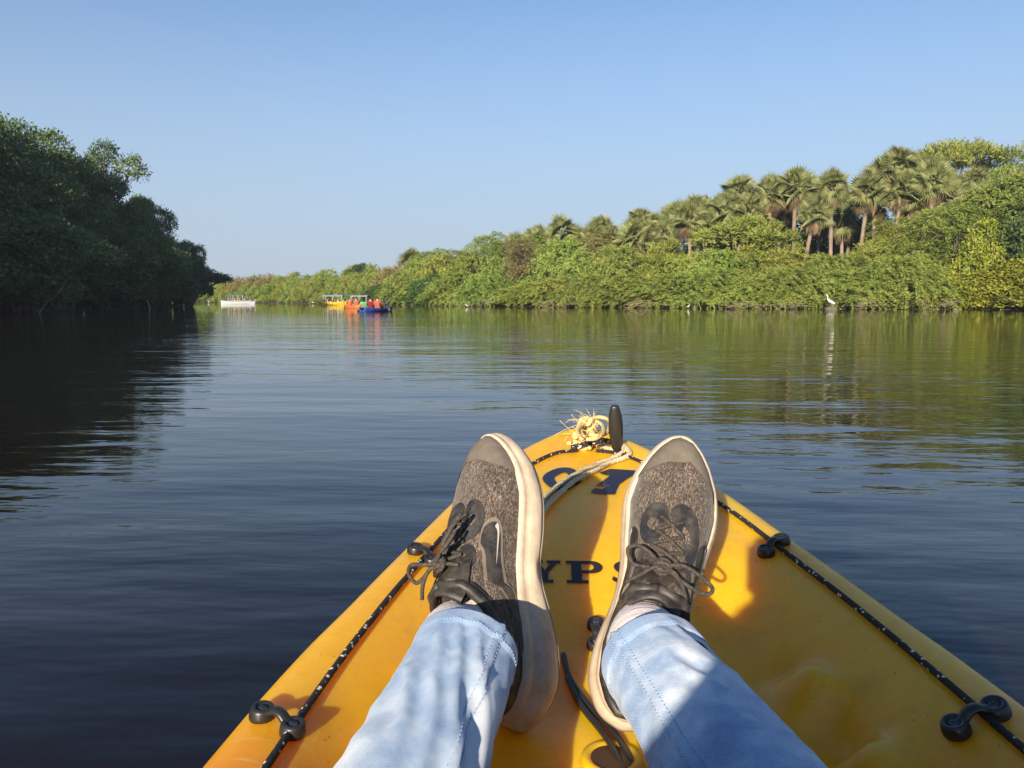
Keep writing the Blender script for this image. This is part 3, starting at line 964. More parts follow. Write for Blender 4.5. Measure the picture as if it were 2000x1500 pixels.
def on_deck(px, py):
    d = ray(px, py)
    t = 0.3
    for _ in range(400):
        p = CAM + d * t
        if p[2] < kz(p[0], p[1]):
            break
        t += 0.005
    lo, hi = t - 0.005, t
    for _ in range(20):
        t = (lo + hi) / 2
        p = CAM + d * t
        if p[2] < kz(p[0], p[1]): hi = t
        else: lo = t
    return CAM + d * hi
def crop8(pts):
    return [tuple(on_deck(1020 + x * 0.15, 780 + y * 0.15)[:2]) for x, y in pts]
zero_out = crop8(catmull([(262, 1035), (335, 955), (470, 903), (610, 898), (715, 945), (778, 1030), (765, 1085), (700, 1130), (610, 1185), (520, 1212), (430, 1180), (330, 1130)], 5, True))
zero_in = crop8(catmull([(418, 1032), (480, 985), (555, 960), (612, 1000), (628, 1062), (560, 1100), (470, 1108)], 4, True))
paint('painted_digit_zero', zero_out, M['navy'], [zero_in])
paint('painted_digit_seven', crop8([(1000, 965), (1080, 935), (1150, 912), (1300, 922), (1505, 935), (1475, 978), (1400, 1025), (1330, 1070), (1270, 1112), (1235, 1180), (1210, 1247), (1130, 1248), (1060, 1240), (890, 1222), (915, 1185), (955, 1162), (1040, 1180), (1095, 1140), (1010, 1132), (950, 1135), (1000, 1098), (1060, 1062), (1110, 1025), (1140, 1000), (1070, 990)]), M['navy'])
# slab-serif letters across the foot-well slope: own outlines in a unit cell (x right, y away)
Y0, LH = None, None
def letters():
    c0 = on_deck(1080, 1141)
    c1 = on_deck(1190, 1141)
    t0 = on_deck(1130, 1097)
    base_y, top_y = (c0[1] + c1[1]) / 2, t0[1]
    unit_ = (c1[0] - c0[0]) / 110           # metres for one photo pixel across
    def P(pts):
        return [(c0[0] + (x - 1080) * unit_, base_y + (1141 - y) / 44 * (top_y - base_y)) for x, y in pts]
    YL = [(1026, 1097), (1060, 1097), (1060, 1103), (1053, 1103), (1064, 1117), (1075, 1103), (1068, 1103), (1068, 1097), (1096, 1097), (1096, 1103), (1088, 1103), (1071, 1122), (1071, 1135), (1081, 1135), (1081, 1141), (1046, 1141), (1046, 1135), (1056, 1135), (1056, 1122), (1038, 1103), (1026, 1103)]
    PO = [(1107, 1097), (1158, 1097)] + [(1158 + 23 * math.sin(a), 1109.5 - 12.5 * math.cos(a)) for a in np.linspace(0.2, math.pi - 0.2, 9)] + [(1158, 1122), (1138, 1122), (1138, 1135), (1150, 1135), (1150, 1141), (1107, 1141), (1107, 1135), (1117, 1135), (1117, 1103), (1107, 1103)]
    PH = [(1138, 1103), (1152, 1103)] + [(1152 + 11 * math.sin(a), 1109.5 - 6.5 * math.cos(a)) for a in np.linspace(0.2, math.pi - 0.2, 7)] + [(1152, 1116), (1138, 1116)]
    mid = catmull([(1247, 1107), (1236, 1101), (1218, 1101), (1208, 1108), (1216, 1115), (1232, 1121), (1240, 1129), (1230, 1137), (1212, 1137), (1198, 1130)], 4)
    tg = np.gradient(mid, axis=0)
    tg /= np.linalg.norm(tg, axis=1)[:, None]
    nr = np.stack([-tg[:, 1], tg[:, 0]], 1)
    wd = np.interp(np.linspace(0, 1, len(mid)), [0, 0.25, 0.5, 0.75, 1], [4, 4, 6.5, 4, 4])[:, None]
    SL = [tuple(p) for p in (mid + nr * wd)] + [tuple(p) for p in (mid - nr * wd)[::-1]]
    paint('painted_letter_y', P(YL), M['ink'])
    paint('painted_letter_p', P(PO), M['ink'], [P(PH)])
    paint('painted_letter_s', P(SL), M['ink'])
letters()

# deck line with reflective flecks, both sides, meeting at the bow
def deck_point(x, y, lift=0.0045):
    return (x, y, kz(x, y) + lift)
LINE = [(0.2898, 0.135), (0.2808, 0.36), (0.2682, 0.594), (0.2466, 0.765), (0.216, 0.927), (0.1818, 1.08), (0.1368, 1.206), (0.0927, 1.305), (0.054, 1.368), (0.018, 1.399)]
for sg in (-1, 1):
    pts = catmull([(sg * a, b) for a, b in LINE], 10)
    MB().tube([deck_point(*p) for p in pts], 0.0032, 8).build('deck_line', M['cord'], kayak)
# short doubled cord that holds the toggle
for dx in (0.0, 0.010):
    pts = catmull([deck_point(-0.027, 1.398 + dx, 0.006), deck_point(0.0, 1.408 + dx, 0.012), deck_point(0.022, 1.415 + dx, 0.016), (0.043, 1.395 + dx, KG(1.35) + 0.01)], 6)
    MB().tube(pts, 0.0042, 8).build('toggle_cord', M['cord'], kayak)

# pad eyes: two bosses and a bridge over the line
def pad_eye_mesh():
    mb = MB()
    for s_ in (-1, 1):
        mb.lathe([(0.0, 0.0), (0.0125, 0.0), (0.0128, 0.004), (0.012, 0.010), (0.0105, 0.0125), (0.0078, 0.0125), (0.0068, 0.010), (0.0, 0.0096)], (s_ * 0.0205, 0, 0), 20)
    arch = catmull([(-0.017, 0, 0.007), (-0.010, 0, 0.0105), (-0.004, 0, 0.0145), (0.004, 0, 0.0145), (0.010, 0, 0.0105), (0.017, 0, 0.007)], 4)
    mb.tube(arch, 0.0062, 10, flat=0.62)
    return mesh_np('pad_eye', np.array(mb.v), mb.f, M['black'])
def screw_mesh(material):
    mb = MB().lathe([(0.0, 0.0012), (0.003, 0.0011), (0.0052, 0.0002), (0.0052, -0.002)], (0, 0, 0), 14)
    me = mesh_np('screw', np.array(mb.v), mb.f, material)
    return me
def cross_mesh():
    mb = MB().box((0, 0, 0.0013), (0.0030, 0.0007, 0.0003)).box((0, 0, 0.00135), (0.0007, 0.0030, 0.0003))
    return mesh_np('screw_slot', np.array(mb.v), mb.f, M['black'], False)
PE, SC1, SC2, XS = pad_eye_mesh(), screw_mesh(M['steel_dark']), screw_mesh(M['steel']), cross_mesh()
def pad_eye(pa, pb, bright=False, scale=1.0):
    a, b = Vector(on_deck(*pa)), Vector(on_deck(*pb))
    c_ = (a + b) / 2
    n_ = knormal(c_.x, c_.y, 0.02)
    x_ = (b - a)
    x_ = (x_ - n_ * x_.dot(n_)).normalized()
    y_ = n_.cross(x_)
    mx = Matrix((x_, y_, n_)).transposed().to_4x4()
    mx.translation = Vector((c_.x, c_.y, kz(c_.x, c_.y))) - n_ * 0.001
    o = obj('pad_eye', PE, kayak)
    o.matrix_local = mx @ Matrix.Scale(scale * 0.86, 4)
    for s_ in (-1, 1):
        sc = obj('screw', SC2 if bright else SC1, o)
        sc.location = (s_ * 0.0205, 0, 0.0105)
        sc.rotation_euler = (0, 0, 0.5 + s_)
        xo = obj('screw_slot', XS, o)
        xo.location = (s_ * 0.0205, 0, 0.0105)
        xo.rotation_euler = (0, 0, 0.5 + s_)
pad_eye((510, 1400), (573, 1434), False, 0.92)
pad_eye((806, 1076), (848, 1106), False, 0.95)
pad_eye((1492, 1087), (1531, 1058), False, 1.0)
pad_eye((1868, 1435), (1946, 1399), False, 1.0)
pad_eye((1164, 1216), (1164, 1271), True, 0.95)

# bow toggle handle
tg_prof = [(0.0, -0.048), (0.006, -0.048), (0.0080, -0.042), (0.0098, -0.028), (0.0124, -0.008), (0.0132, 0.011), (0.0120, 0.028), (0.0094, 0.040), (0.0080, 0.046), (0.006, 0.049), (0.0, 0.049)]
tp = Vector(at_drop(1203, 841, 0.236))
mt = Matrix.Rotation(R(-5), 3, 'Y') @ Matrix.Rotation(R(14), 3, 'X') @ Matrix.Diagonal((1, 0.62, 1))
hd = MB().lathe(tg_prof, tp, 18, mt).build('toggle_handle', M['black'], kayak)

# scupper in the foot well, its hole's shade a flat dark disc, and the drain cord lying on the floor
sc_c = on_deck(1195, 1490)
zc_ = max(kz(sc_c[0] + dx, sc_c[1] + dy) for dx in (-0.024, 0, 0.024) for dy in (-0.024, 0, 0.024))
M['hole'] = mat('scupper_shade', (0.05, 0.022, 0.006), 0.6)
scp = MB().lathe([(0.028, -0.004), (0.0265, 0.0012), (0.0235, 0.0028), (0.0205, 0.0022), (0.0185, 0.0008)], (sc_c[0], sc_c[1], zc_), 28).build('scupper', M['kayak'], kayak)
MB().lathe([(0.0187, 0.0009), (0.0, 0.0006)], (sc_c[0], sc_c[1], zc_), 28).build('scupper_shade_disc', M['hole'], scp)
cp = [on_deck(*p) for p in ((1100, 1285), (1112, 1330), (1150, 1385), (1200, 1440), (1235, 1500), (1250, 1560))]
MB().tube(catmull([(p[0], p[1], kz(p[0], p[1]) + 0.004) for p in cp], 8), 0.0032, 8).build('floor_cord', M['black'], kayak)
cp = [on_deck(*p) for p in ((1108, 1330), (1135, 1385), (1185, 1450), (1215, 1510), (1225, 1570))]
MB().tube(catmull([(p[0], p[1], kz(p[0], p[1]) + 0.004) for p in cp], 8), 0.0032, 8).build('floor_cord', M['black'], kayak)

# ---- tan rope tied round the deck line at the bow
rope = empty('rope', tuple(on_deck(1140, 862)), 0, 'frayed tan rope knotted on the bow line, its two strands trailing back', 'rope')
def rope_build(mb, name, material):
    o = mb.build(name, material)
    o.parent = rope
    o.matrix_parent_inverse = Matrix.Translation(-rope.location)
    return o
kc = np.array(on_deck(1139, 866))
rg = np.random.default_rng(5)
mb = MB()
for i in range(5):
    ph, tl = rg.uniform(0, 6.28), rg.uniform(-0.9, 0.9)
    ctr = kc + np.array([rg.uniform(-0.012, 0.012), rg.uniform(-0.010, 0.010), 0.008 + 0.009 * i])
    rr = 0.0165 - 0.0014 * i
    lp = []
    for k in range(22):
        w = 2 * math.pi * k / 22
        lp.append(ctr + np.array([rr * math.cos(w), rr * 0.75 * math.sin(w) * math.cos(tl), rr * 0.75 * math.sin(w) * math.sin(tl) + 0.005 * math.sin(3 * w + ph)]))
    mb.tube(lp, 0.0045, 8, closed=True)
rope_build(mb, 'knot', M['rope'])
mb = MB()
lpts = [at_drop(x, y, 0.236 + 0.0003 * (y - 820)) for x, y in ((1140, 855), (1134, 836), (1150, 820), (1172, 815), (1190, 822), (1188, 840), (1172, 852), (1152, 848))]
mb.tube(catmull(lpts, 6), 0.0040, 8)
lpts = [at_drop(x, y, 0.232 + 0.0003 * (y - 820)) for x, y in ((1136, 858), (1128, 842), (1140, 828), (1160, 822), (1176, 830), (1178, 845), (1165, 856), (1145, 858))]
mb.tube(catmull(lpts, 6), 0.0036, 8)
rope_build(mb, 'loop', M['rope'])
mb = MB()
for i in range(34):
    s0 = np.array(at_drop(rg.uniform(1118, 1172), rg.uniform(822, 858), 0.241))
    d = np.array([rg.normal() * 0.7 - 0.25, rg.normal() * 0.4, abs(rg.normal()) * 0.7 + 0.1])
    d /= np.linalg.norm(d)
    L = rg.uniform(0.012, 0.042)
    bend = np.array([rg.normal(), rg.normal(), rg.normal() - 0.6]) * 0.7
    mb.tube([s0 + d * L * t + bend * L * t * t for t in np.linspace(0, 1, 8)], 0.00045, 4)
rope_build(mb, 'frayed_fibres', M['rope'])
mb = MB()
for i in range(9):
    p = on_deck(1128 + rg.uniform(-9, 22), 876 + rg.uniform(-5, 6))
    c_ = np.array(p) + np.array([0, 0, 0.006])
    a0 = rg.uniform(0, 6.28)
    mb.tube([c_ + 0.011 * np.array([math.cos(a0 + w), math.sin(a0 + w) * 0.7, 0.25 * math.sin(2 * w)]) for w in np.linspace(0, 4.2, 12)], 0.004, 7)
rope_build(mb, 'coil', M['rope'])
for (pts_, nm) in ((((1160, 872), (1196, 884), (1213, 878), (1219, 884), (1212, 893), (1185, 906), (1150, 919), (1118, 937), (1088, 958), (1066, 978), (1052, 1000)), 'strand'),
                   (((1214, 872), (1226, 884), (1229, 893), (1218, 901), (1190, 911), (1160, 927), (1125, 944), (1098, 966), (1072, 992), (1058, 1012)), 'strand')):
    P_ = []
    for (x, y) in pts_:
        p = on_deck(x, y)
        P_.append((p[0], p[1], kz(p[0], p[1]) + 0.0055))
    cpth = catmull(P_, 10)
    mb = MB()
    n_ = len(cpth)
    s_arr = np.concatenate([[0], np.cumsum(np.linalg.norm(np.diff(cpth, axis=0), axis=1))])
    for ph in (0, 2.09, 4.19):              # three-strand lay
        tw = [cpth[i] + 0.0024 * np.array([math.cos(s_arr[i] * 420 + ph), 0.5 * math.cos(s_arr[i] * 420 + ph), math.sin(s_arr[i] * 420 + ph)]) for i in range(n_)]
        mb.tube(tw, 0.0030, 6)
    rope_build(mb, nm, M['rope_grey'])

# ---------------------------------------------------------------- shoes (right shoe modelled, left one mirrored)
OUT_X = [0.0, 0.004, 0.012, 0.03, 0.06, 0.10, 0.14, 0.18, 0.215, 0.245, 0.268, 0.284, 0.294, 0.2985, 0.30]
OUT_M = [0.0, 0.013, 0.022, 0.032, 0.0355, 0.0330, 0.0335, 0.0410, 0.0465, 0.0425, 0.0335, 0.0240, 0.0145, 0.0070, 0.0]     # medial half width
OUT_L = [0.0, 0.013, 0.022, 0.032, 0.0360, 0.0380, 0.0410, 0.0455, 0.0485, 0.0435, 0.0335, 0.0230, 0.0130, 0.0060, 0.0]     # lateral
def ow(x, med):
    return float(np.interp(x, OUT_X, OUT_M if med else OUT_L))
def z_sole_top(x): return float(np.interp(x, [0, 0.03, 0.08, 0.14, 0.2, 0.26, 0.3], [0.050, 0.047, 0.042, 0.037, 0.032, 0.031, 0.036]))
def z_sole_bot(x): return float(np.interp(x, [0, 0.025, 0.08, 0.2, 0.25, 0.28, 0.3], [0.012, 0.003, 0.0, 0.0, 0.003, 0.009, 0.016]))
def z_top(x): return float(np.interp(x, TZX, TZY))
TZX, TZY = smooth_table([(0.0, 0.145), (0.05, 0.147), (0.09, 0.136), (0.115, 0.120), (0.14, 0.104), (0.17, 0.090), (0.2, 0.079), (0.23, 0.070), (0.26, 0.061), (0.28, 0.053), (0.293, 0.045), (0.30, 0.036)], 10)
def z_collar(x): return float(np.interp(x, [0, 0.012, 0.03, 0.055, 0.08, 0.10, 0.118, 0.125], [0.098, 0.094, 0.083, 0.075, 0.077, 0.088, 0.108, 0.2]))
def theta_c(x):
    zb, zt = z_sole_top(x) - 0.003, z_top(x)
    q_ = (z_collar(x) - zb) / max(zt - zb, 1e-4)
    return math.pi / 2 if q_ >= 1 else math.asin(max(q_, 0.02) ** (1 / 0.85))
def upper(x, v, off=0.0):
    """v in [-1, 1]: lateral foot edge, top line, medial foot edge"""
    med = v > 0
    th = (1 - abs(v)) * theta_c(x)
    w = max(ow(x, med) - 0.0015, 0)
    zb, zt = z_sole_top(x) - 0.003, z_top(x)
    yc = 0.004 * max((x - 0.2) / 0.1, 0)
    y = w * max(math.cos(th), 0) ** 0.72
    z = zb + (zt - zb) * math.sin(th) ** 0.85
    # soft puckers of the knit above the toes
    z -= 0.0016 * math.exp(-((x - 0.205) / 0.03) ** 2) * math.cos((v * 9)) * math.exp(-(v / 0.5) ** 2)
    p = np.array([x, yc + (y if med else -y), z])
    if off:
        e = 0.0015
        a = upper(min(x + e, 0.2995), v) - upper(max(x - e, 0.0005), v)
        v2 = min(max(v, -0.99), 0.99)
        b = upper(x, v2 + 0.01) - upper(x, v2 - 0.01)
        n_ = np.cross(b, a)
        n_ /= max(np.linalg.norm(n_), 1e-9)
        if np.dot(n_, p - np.array([x, 0, 0.04])) < 0:
            n_ = -n_
        p = p + n_ * off
    return p

def knit_mat():
    m = mat('knit_upper', (0.06, 0.05, 0.042), 0.9)
    q = N(m)
    v = q.coord('Object')
    vo = q.n('TexVoronoi')
    vo.inputs['Scale'].default_value = 1.0
    q.l(q.coord('Object', (520, 1000, 800)), vo.inputs['Vector'])
    sep = q.n('SeparateColor')
    q.l(vo.outputs['Color'], sep.inputs[0])
    rows = q.noise(q.coord('Object', (60, 900, 300)), 1.0, 2)
    big = q.noise(v, 45, 3)
    f = q.math('ADD', q.math('MULTIPLY', sep.outputs[0], 0.55), q.math('ADD', q.math('MULTIPLY', rows, 0.5), q.math('MULTIPLY', q.math('SUBTRACT', big, 0.5), 0.35)))
    q.base(q.ramp(f, [(0.30, (0.030, 0.022, 0.017)), (0.55, (0.078, 0.058, 0.044)), (0.72, (0.135, 0.102, 0.077)), (0.9, (0.29, 0.225, 0.165))]))
    q.normal(q.bump(f, 0.6, 0.0015))
    q.b.inputs['Sheen Weight'].default_value = 0.2
    return m
M['knit'] = knit_mat()
def worn(name, col, rough, amt=0.35, dust=(0.30, 0.25, 0.18), scale=60):
    m = mat(name, col, rough)
    q = N(m)
    f = q.noise(q.coord('Object'), scale, 6, 0.7)
    q.base(q.mix(q.ramp(f, [(0.42, (0, 0, 0)), (0.75, (amt, amt, amt))]), col, dust))
    q.l(q.math('ADD', q.math('MULTIPLY', f, 0.3), rough - 0.12), q.b.inputs['Roughness'])
    q.normal(q.bump(f, 0.15, 0.002))
    return m
M['toe'] = worn('toe_cap_grey', (0.125, 0.103, 0.080), 0.8)
M['gloss'] = worn('fused_black_overlay', (0.022, 0.021, 0.022), 0.36, 0.25)
M['gloss_edge'] = worn('overlay_edge', (0.16, 0.13, 0.10), 0.5)
M['collar'] = worn('black_collar', (0.016, 0.014, 0.013), 0.5, 0.2)
M['lace'] = worn('brown_black_lace', (0.028, 0.022, 0.018), 0.8, 0.3, scale=300)
M['white_mark'] = mat('silver_white_mark', (0.45, 0.42, 0.38), 0.45)
def foam_mat():
    m = mat('cream_midsole', (0.72, 0.60, 0.46), 0.6)
    q = N(m)
    f = q.noise(q.coord('Object'), 50, 6, 0.7)
    st = q.noise(q.coord('Object', (1, 3, 6)), 14, 3)
    c = q.ramp(q.math('ADD', q.math('MULTIPLY', f, 0.6), q.math('MULTIPLY', st, 0.4)), [(0.3, (0.33, 0.25, 0.175)), (0.52, (0.52, 0.42, 0.31)), (0.75, (0.62, 0.52, 0.40))])
    spots = q.noise(q.coord('Object'), 380, 2)
    c = q.mix(q.ramp(spots, [(0.70, (0, 0, 0)), (0.76, (0.6, 0.6, 0.6))]), c, (0.22, 0.17, 0.12))
    q.base(c)
    q.normal(q.bump(f, 0.2, 0.003))
    return m
M['foam'] = foam_mat()
M['outsole'] = worn('outsole_rubber', (0.33, 0.27, 0.20), 0.8)

def shoe(name, mirror, mx, parent, laces_dir):
    sg = -1.0 if mirror else 1.0
    def flip(vs_):
        return [(p[0], p[1] * sg, p[2]) for p in vs_]
    def make(nm, vs_, fs, material, par, smooth=True):
        fs = [f[::-1] for f in fs] if mirror else fs
        o = obj(nm, mesh_np(nm, np.array(flip(vs_)), fs, material, smooth), par)
        return o
    # upper
    xs_ = np.concatenate([0.30 * (1 - np.cos(np.linspace(0, math.pi / 5, 14)[:-1])) * 0.42, np.linspace(0.026, 0.285, 80), 0.285 + 0.0148 * np.sin(np.linspace(0.15, math.pi / 2, 12))])
    vv = np.linspace(0, 1, 26)
    V_, F_ = [], []
    for side in (-1, 1):
        n0 = len(V_)
        for x in xs_:
            for v in vv:
                V_.append(upper(float(x), side * max(v, 1e-6)))
        k_ = len(vv)
        for i in range(len(xs_) - 1):
            for j in range(k_ - 1):
                f = [n0 + i * k_ + j, n0 + i * k_ + j + 1, n0 + (i + 1) * k_ + j + 1, n0 + (i + 1) * k_ + j]
                F_.append(f if side < 0 else f[::-1])
    bm = bmesh.new()
    vs_ = [bm.verts.new(p) for p in flip(V_)]
    for f in F_:
        try:
            bm.faces.new([vs_[i] for i in f])
        except ValueError:
            pass
    bmesh.ops.remove_doubles(bm, verts=bm.verts, dist=2e-5)
    bmesh.ops.recalc_face_normals(bm, faces=bm.faces)
    me = bpy.data.meshes.new(name)
    bm.to_mesh(me)
    bm.free()
    me.polygons.foreach_set('use_smooth', np.ones(len(me.polygons), dtype=bool))
    me.materials.append(M['knit'])
    root = obj(name, me, parent)
    root.matrix_local = mx
    # midsole: rings round the outline
    ox = np.concatenate([np.array(OUT_X[:4]), np.linspace(0.03, 0.268, 60)[1:], np.array(OUT_X[11:])])
    om = smooth_table(list(zip(OUT_X, OUT_M)), 10)
    ol = smooth_table(list(zip(OUT_X, OUT_L)), 10)
    xs2 = om[0]
    loop = [(x, y + 0.004 * max((x - 0.2) / 0.1, 0)) for x, y in zip(*om)] + [(x, -y + 0.004 * max((x - 0.2) / 0.1, 0)) for x, y in list(zip(*ol))[-2:0:-1]]
    loop = np.array(loop)
    c0 = np.array([0.15, 0.0])
    tg = np.roll(loop, -1, 0) - np.roll(loop, 1, 0)
    nr = np.stack([tg[:, 1], -tg[:, 0]], 1)
    nr = -nr / np.maximum(np.linalg.norm(nr, axis=1), 1e-9)[:, None]
    nr = np.where(((loop - c0) * nr).sum(1)[:, None] < 0, -nr, nr)
    heel = np.clip((0.11 - loop[:, 0]) / 0.11, 0, 1)
    def ring(off, frac, extra=0.0):
        p = loop + nr * (off + extra * heel)[:, None]
        zt = np.array([z_sole_top(max(x, 0)) for x in loop[:, 0]])
        zb = np.array([z_sole_bot(max(x, 0)) for x in loop[:, 0]])
        arch = 0.006 * np.exp(-((loop[:, 0] - 0.135) / 0.03) ** 2) * (frac < 0.3)
        return np.concatenate([p, (zb + arch + (zt + 0.003 - zb) * frac)[:, None]], 1)
    o0 = np.zeros(len(loop))
    rings = [ring(o0 - 0.004, 1.0), ring(o0 - 0.0005, 1.0), ring(o0 + 0.0018, 0.95, 0.001), ring(o0 + 0.0022, 0.82, 0.003), ring(o0 + 0.0015, 0.74, 0.003), ring(o0 + 0.0035, 0.68, 0.005), ring(o0 + 0.0052, 0.5, 0.008), ring(o0 + 0.0055, 0.32, 0.010), ring(o0 + 0.0045, 0.18, 0.008), ring(o0 + 0.002, 0.13, 0.006)]
    n_ = len(loop)
    V_ = np.concatenate(rings)
    F_ = []
    for i in range(len(rings) - 1):
        for k in range(n_):
            k2 = (k + 1) % n_
            F_.append([i * n_ + k, i * n_ + k2, (i + 1) * n_ + k2, (i + 1) * n_ + k])
    make('midsole', V_, F_, M['foam'], root)
    ro = [ring(o0 + 0.0022, 0.135, 0.006), ring(o0 + 0.0035, 0.10, 0.007), ring(o0 + 0.002, 0.02, 0.004), ring(o0 - 0.006, -0.02, 0.0)]
    V_ = np.concatenate(ro)
    F_ = []
    for i in range(3):
        for k in range(n_):
            k2 = (k + 1) % n_
            F_.append([i * n_ + k, i * n_ + k2, (i + 1) * n_ + k2, (i + 1) * n_ + k])
    F_.append([3 * n_ + k for k in range(n_)])
    make('outsole', V_, F_, M['outsole'], root)
    # patches fused on the knit, outlines in (x, v)
    def patch(nm, outline, material, off=0.0011, holes=(), par=root, step=(0.004, 0.03)):
        loops = [list(map(tuple, outline))] + [list(map(tuple, h)) for h in holes]
        vin, ed = [], []
        for lp in loops:
            n0 = len(vin)
            vin += [Vector((a, b * 0.06)) for a, b in lp]
            ed += [(n0 + i, n0 + (i + 1) % len(lp)) for i in range(len(lp))]
        P = np.array(outline)
        for gx in np.arange(P[:, 0].min(), P[:, 0].max(), step[0]):
            for gv in np.arange(P[:, 1].min(), P[:, 1].max(), step[1]):
                vin.append(Vector((gx, gv * 0.06)))
        p2, _, ff, *_r = geometry.delaunay_2d_cdt(vin, ed, [], 0, 1e-7)
        def inside(p, lp):
            c_ = False
            j = len(lp) - 1
            for i in range(len(lp)):
                (xi, yi), (xj, yj) = lp[i], lp[j]
                if (yi > p[1]) != (yj > p[1]) and p[0] < (xj - xi) * (p[1] - yi) / (yj - yi) + xi:
                    c_ = not c_
                j = i
            return c_
        keep = []
        for f in ff:
            cx = sum(p2[i][0] for i in f) / len(f)
            cv = sum(p2[i][1] for i in f) / len(f) / 0.06
            if inside((cx, cv), loops[0]) and not any(inside((cx, cv), h) for h in loops[1:]):
                keep.append(list(f))
        vs3 = [upper(min(max(p[0], 0.0005), 0.2995), min(max(p[1] / 0.06, -1), 1), off) for p in p2]
        return make(nm, vs3, keep, material, par)
    toe = [(0.2993, v) for v in np.linspace(-1, 1, 30)] + [(float(np.interp(v, [-1, -0.8, -0.45, -0.12, 0.0, 0.15, 0.5, 0.8, 1], [0.222, 0.230, 0.252, 0.268, 0.264, 0.262, 0.250, 0.243, 0.240])), v) for v in np.linspace(1, -1, 40)]
    patch('toe_cap', toe, M['toe'], 0.0009)
    def blob(pts, n=6):
        return catmull(pts, n, True)
    # eyestay islands with loop holes
    isl = blob([(0.212, 0.10), (0.206, 0.30), (0.190, 0.42), (0.172, 0.40), (0.164, 0.26), (0.170, 0.10), (0.186, 0.03), (0.203, 0.03)])
    hole = blob([(0.193, 0.14), (0.192, 0.26), (0.184, 0.29), (0.180, 0.20), (0.183, 0.12)], 4)
    patch('eyelet_overlay', isl, M['gloss'], 0.0016, [hole])
    patch('eyelet_overlay', blob([(0.216, -0.04), (0.212, -0.20), (0.196, -0.34), (0.172, -0.44), (0.156, -0.40), (0.156, -0.26), (0.172, -0.16), (0.190, -0.04), (0.204, 0.01)]), M['gloss'], 0.0016, [blob([(0.192, -0.12), (0.184, -0.24), (0.172, -0.30), (0.170, -0.24), (0.180, -0.12)], 4)])
    patch('eyelet_overlay', blob([(0.158, 0.16), (0.156, 0.36), (0.142, 0.46), (0.130, 0.36), (0.132, 0.16)]), M['gloss'], 0.0016, [blob([(0.149, 0.22), (0.147, 0.32), (0.141, 0.30), (0.142, 0.22)], 4)])
    patch('eyelet_overlay', blob([(0.152, -0.16), (0.150, -0.36), (0.138, -0.46), (0.128, -0.36), (0.130, -0.16)]), M['gloss'], 0.0016, [blob([(0.145, -0.22), (0.143, -0.32), (0.138, -0.30), (0.138, -0.22)], 4)])
    # arch bands with the tick on both flanks
    for s_ in (1, -1):
        band = catmull([(0.176, 0.46), (0.182, 0.60), (0.172, 0.70), (0.150, 0.76), (0.120, 0.84), (0.085, 0.90), (0.055, 0.93), (0.056, 0.84), (0.090, 0.76), (0.125, 0.66), (0.150, 0.56), (0.160, 0.46)], 6, True)
        band = [(a, s_ * b) for a, b in band]
        edge = catmull([(0.180, 0.44), (0.187, 0.60), (0.176, 0.73), (0.150, 0.80), (0.120, 0.88), (0.085, 0.94), (0.050, 0.96), (0.051, 0.82), (0.088, 0.73), (0.123, 0.63), (0.148, 0.53), (0.158, 0.44)], 6, True)
        patch('arch_band_edge', [(a, s_ * b) for a, b in edge], M['gloss_edge'], 0.0010)
        patch('arch_band', band, M['gloss'], 0.0018)
        tick = catmull([(0.177, 0.615), (0.180, 0.650), (0.172, 0.688), (0.155, 0.715), (0.138, 0.738), (0.155, 0.700), (0.169, 0.672), (0.174, 0.645)], 5, True)
        patch('tick_mark', [(a, s_ * b) for a, b in tick], M['white_mark'], 0.0024)
        hb = [(x, s_ * v) for x, v in [(0.006, 0.0), (0.006, 0.30), (0.03, 0.34), (0.06, 0.38), (0.09, 0.34), (0.118, 0.30), (0.126, 0.14), (0.119, 0.0), (0.10, 0.0), (0.08, 0.0), (0.055, 0.0), (0.03, 0.0)]]
        patch('collar_panel', hb, M['collar'], 0.0014)
        hl = [(x, s_ * v) for x, v in [(0.002, 0.30), (0.002, 1.0), (0.045, 1.0), (0.05, 0.80), (0.04, 0.55), (0.03, 0.34)]]
        patch('heel_counter', hl, M['gloss'], 0.0012)
    # padded collar rim
    rim = [upper(x, 1e-4) for x in np.linspace(0.121, 0.004, 26)] + [upper(x, -1e-4) for x in np.linspace(0.004, 0.121, 26)]
    mb = MB().tube(rim, 0.0052, 10)
    make('collar_rim', mb.v, mb.f, M['collar'], root)
    # tongue
    tv, tf = [], []
    for i, (x, z, w) in enumerate([(0.165, 0.088, 0.020), (0.150, 0.096, 0.024), (0.135, 0.105, 0.026), (0.124, 0.111, 0.027), (0.116, 0.116, 0.026), (0.111, 0.119, 0.024), (0.109, 0.117, 0.022), (0.114, 0.110, 0.022), (0.120, 0.102, 0.022)]):
        for k in range(11):
            a = (k / 10 - 0.5) * 2
            tv.append((x - 0.012 * a * a * (i > 2), w * a, z + 0.004 - 0.012 * a * a))
    for i in range(8):
        for k in range(10):
            tf.append([i * 11 + k, i * 11 + k + 1, (i + 1) * 11 + k + 1, (i + 1) * 11 + k])
    make('tongue', tv, tf, M['collar'], root)
    # laces: crossings, knot, loops and tails
    mb = MB()
    rows_ = [(0.196, 0.10), (0.180, 0.14), (0.163, 0.18), (0.148, 0.22), (0.136, 0.24)]
    for i in range(len(rows_) - 1):
        for s_ in (1, -1):
            a = upper(rows_[i][0], s_ * rows_[i][1], 0.003)
            b = upper(rows_[i + 1][0], -s_ * rows_[i + 1][1], 0.003)
            m2 = upper((rows_[i][0] + rows_[i + 1][0]) / 2, 0.001 * s_, 0.0055 + 0.001 * s_)
            mb.tube(catmull([a, m2, b], 5), 0.0021, 7)
    kn = upper(0.137, 0.001, 0.011)
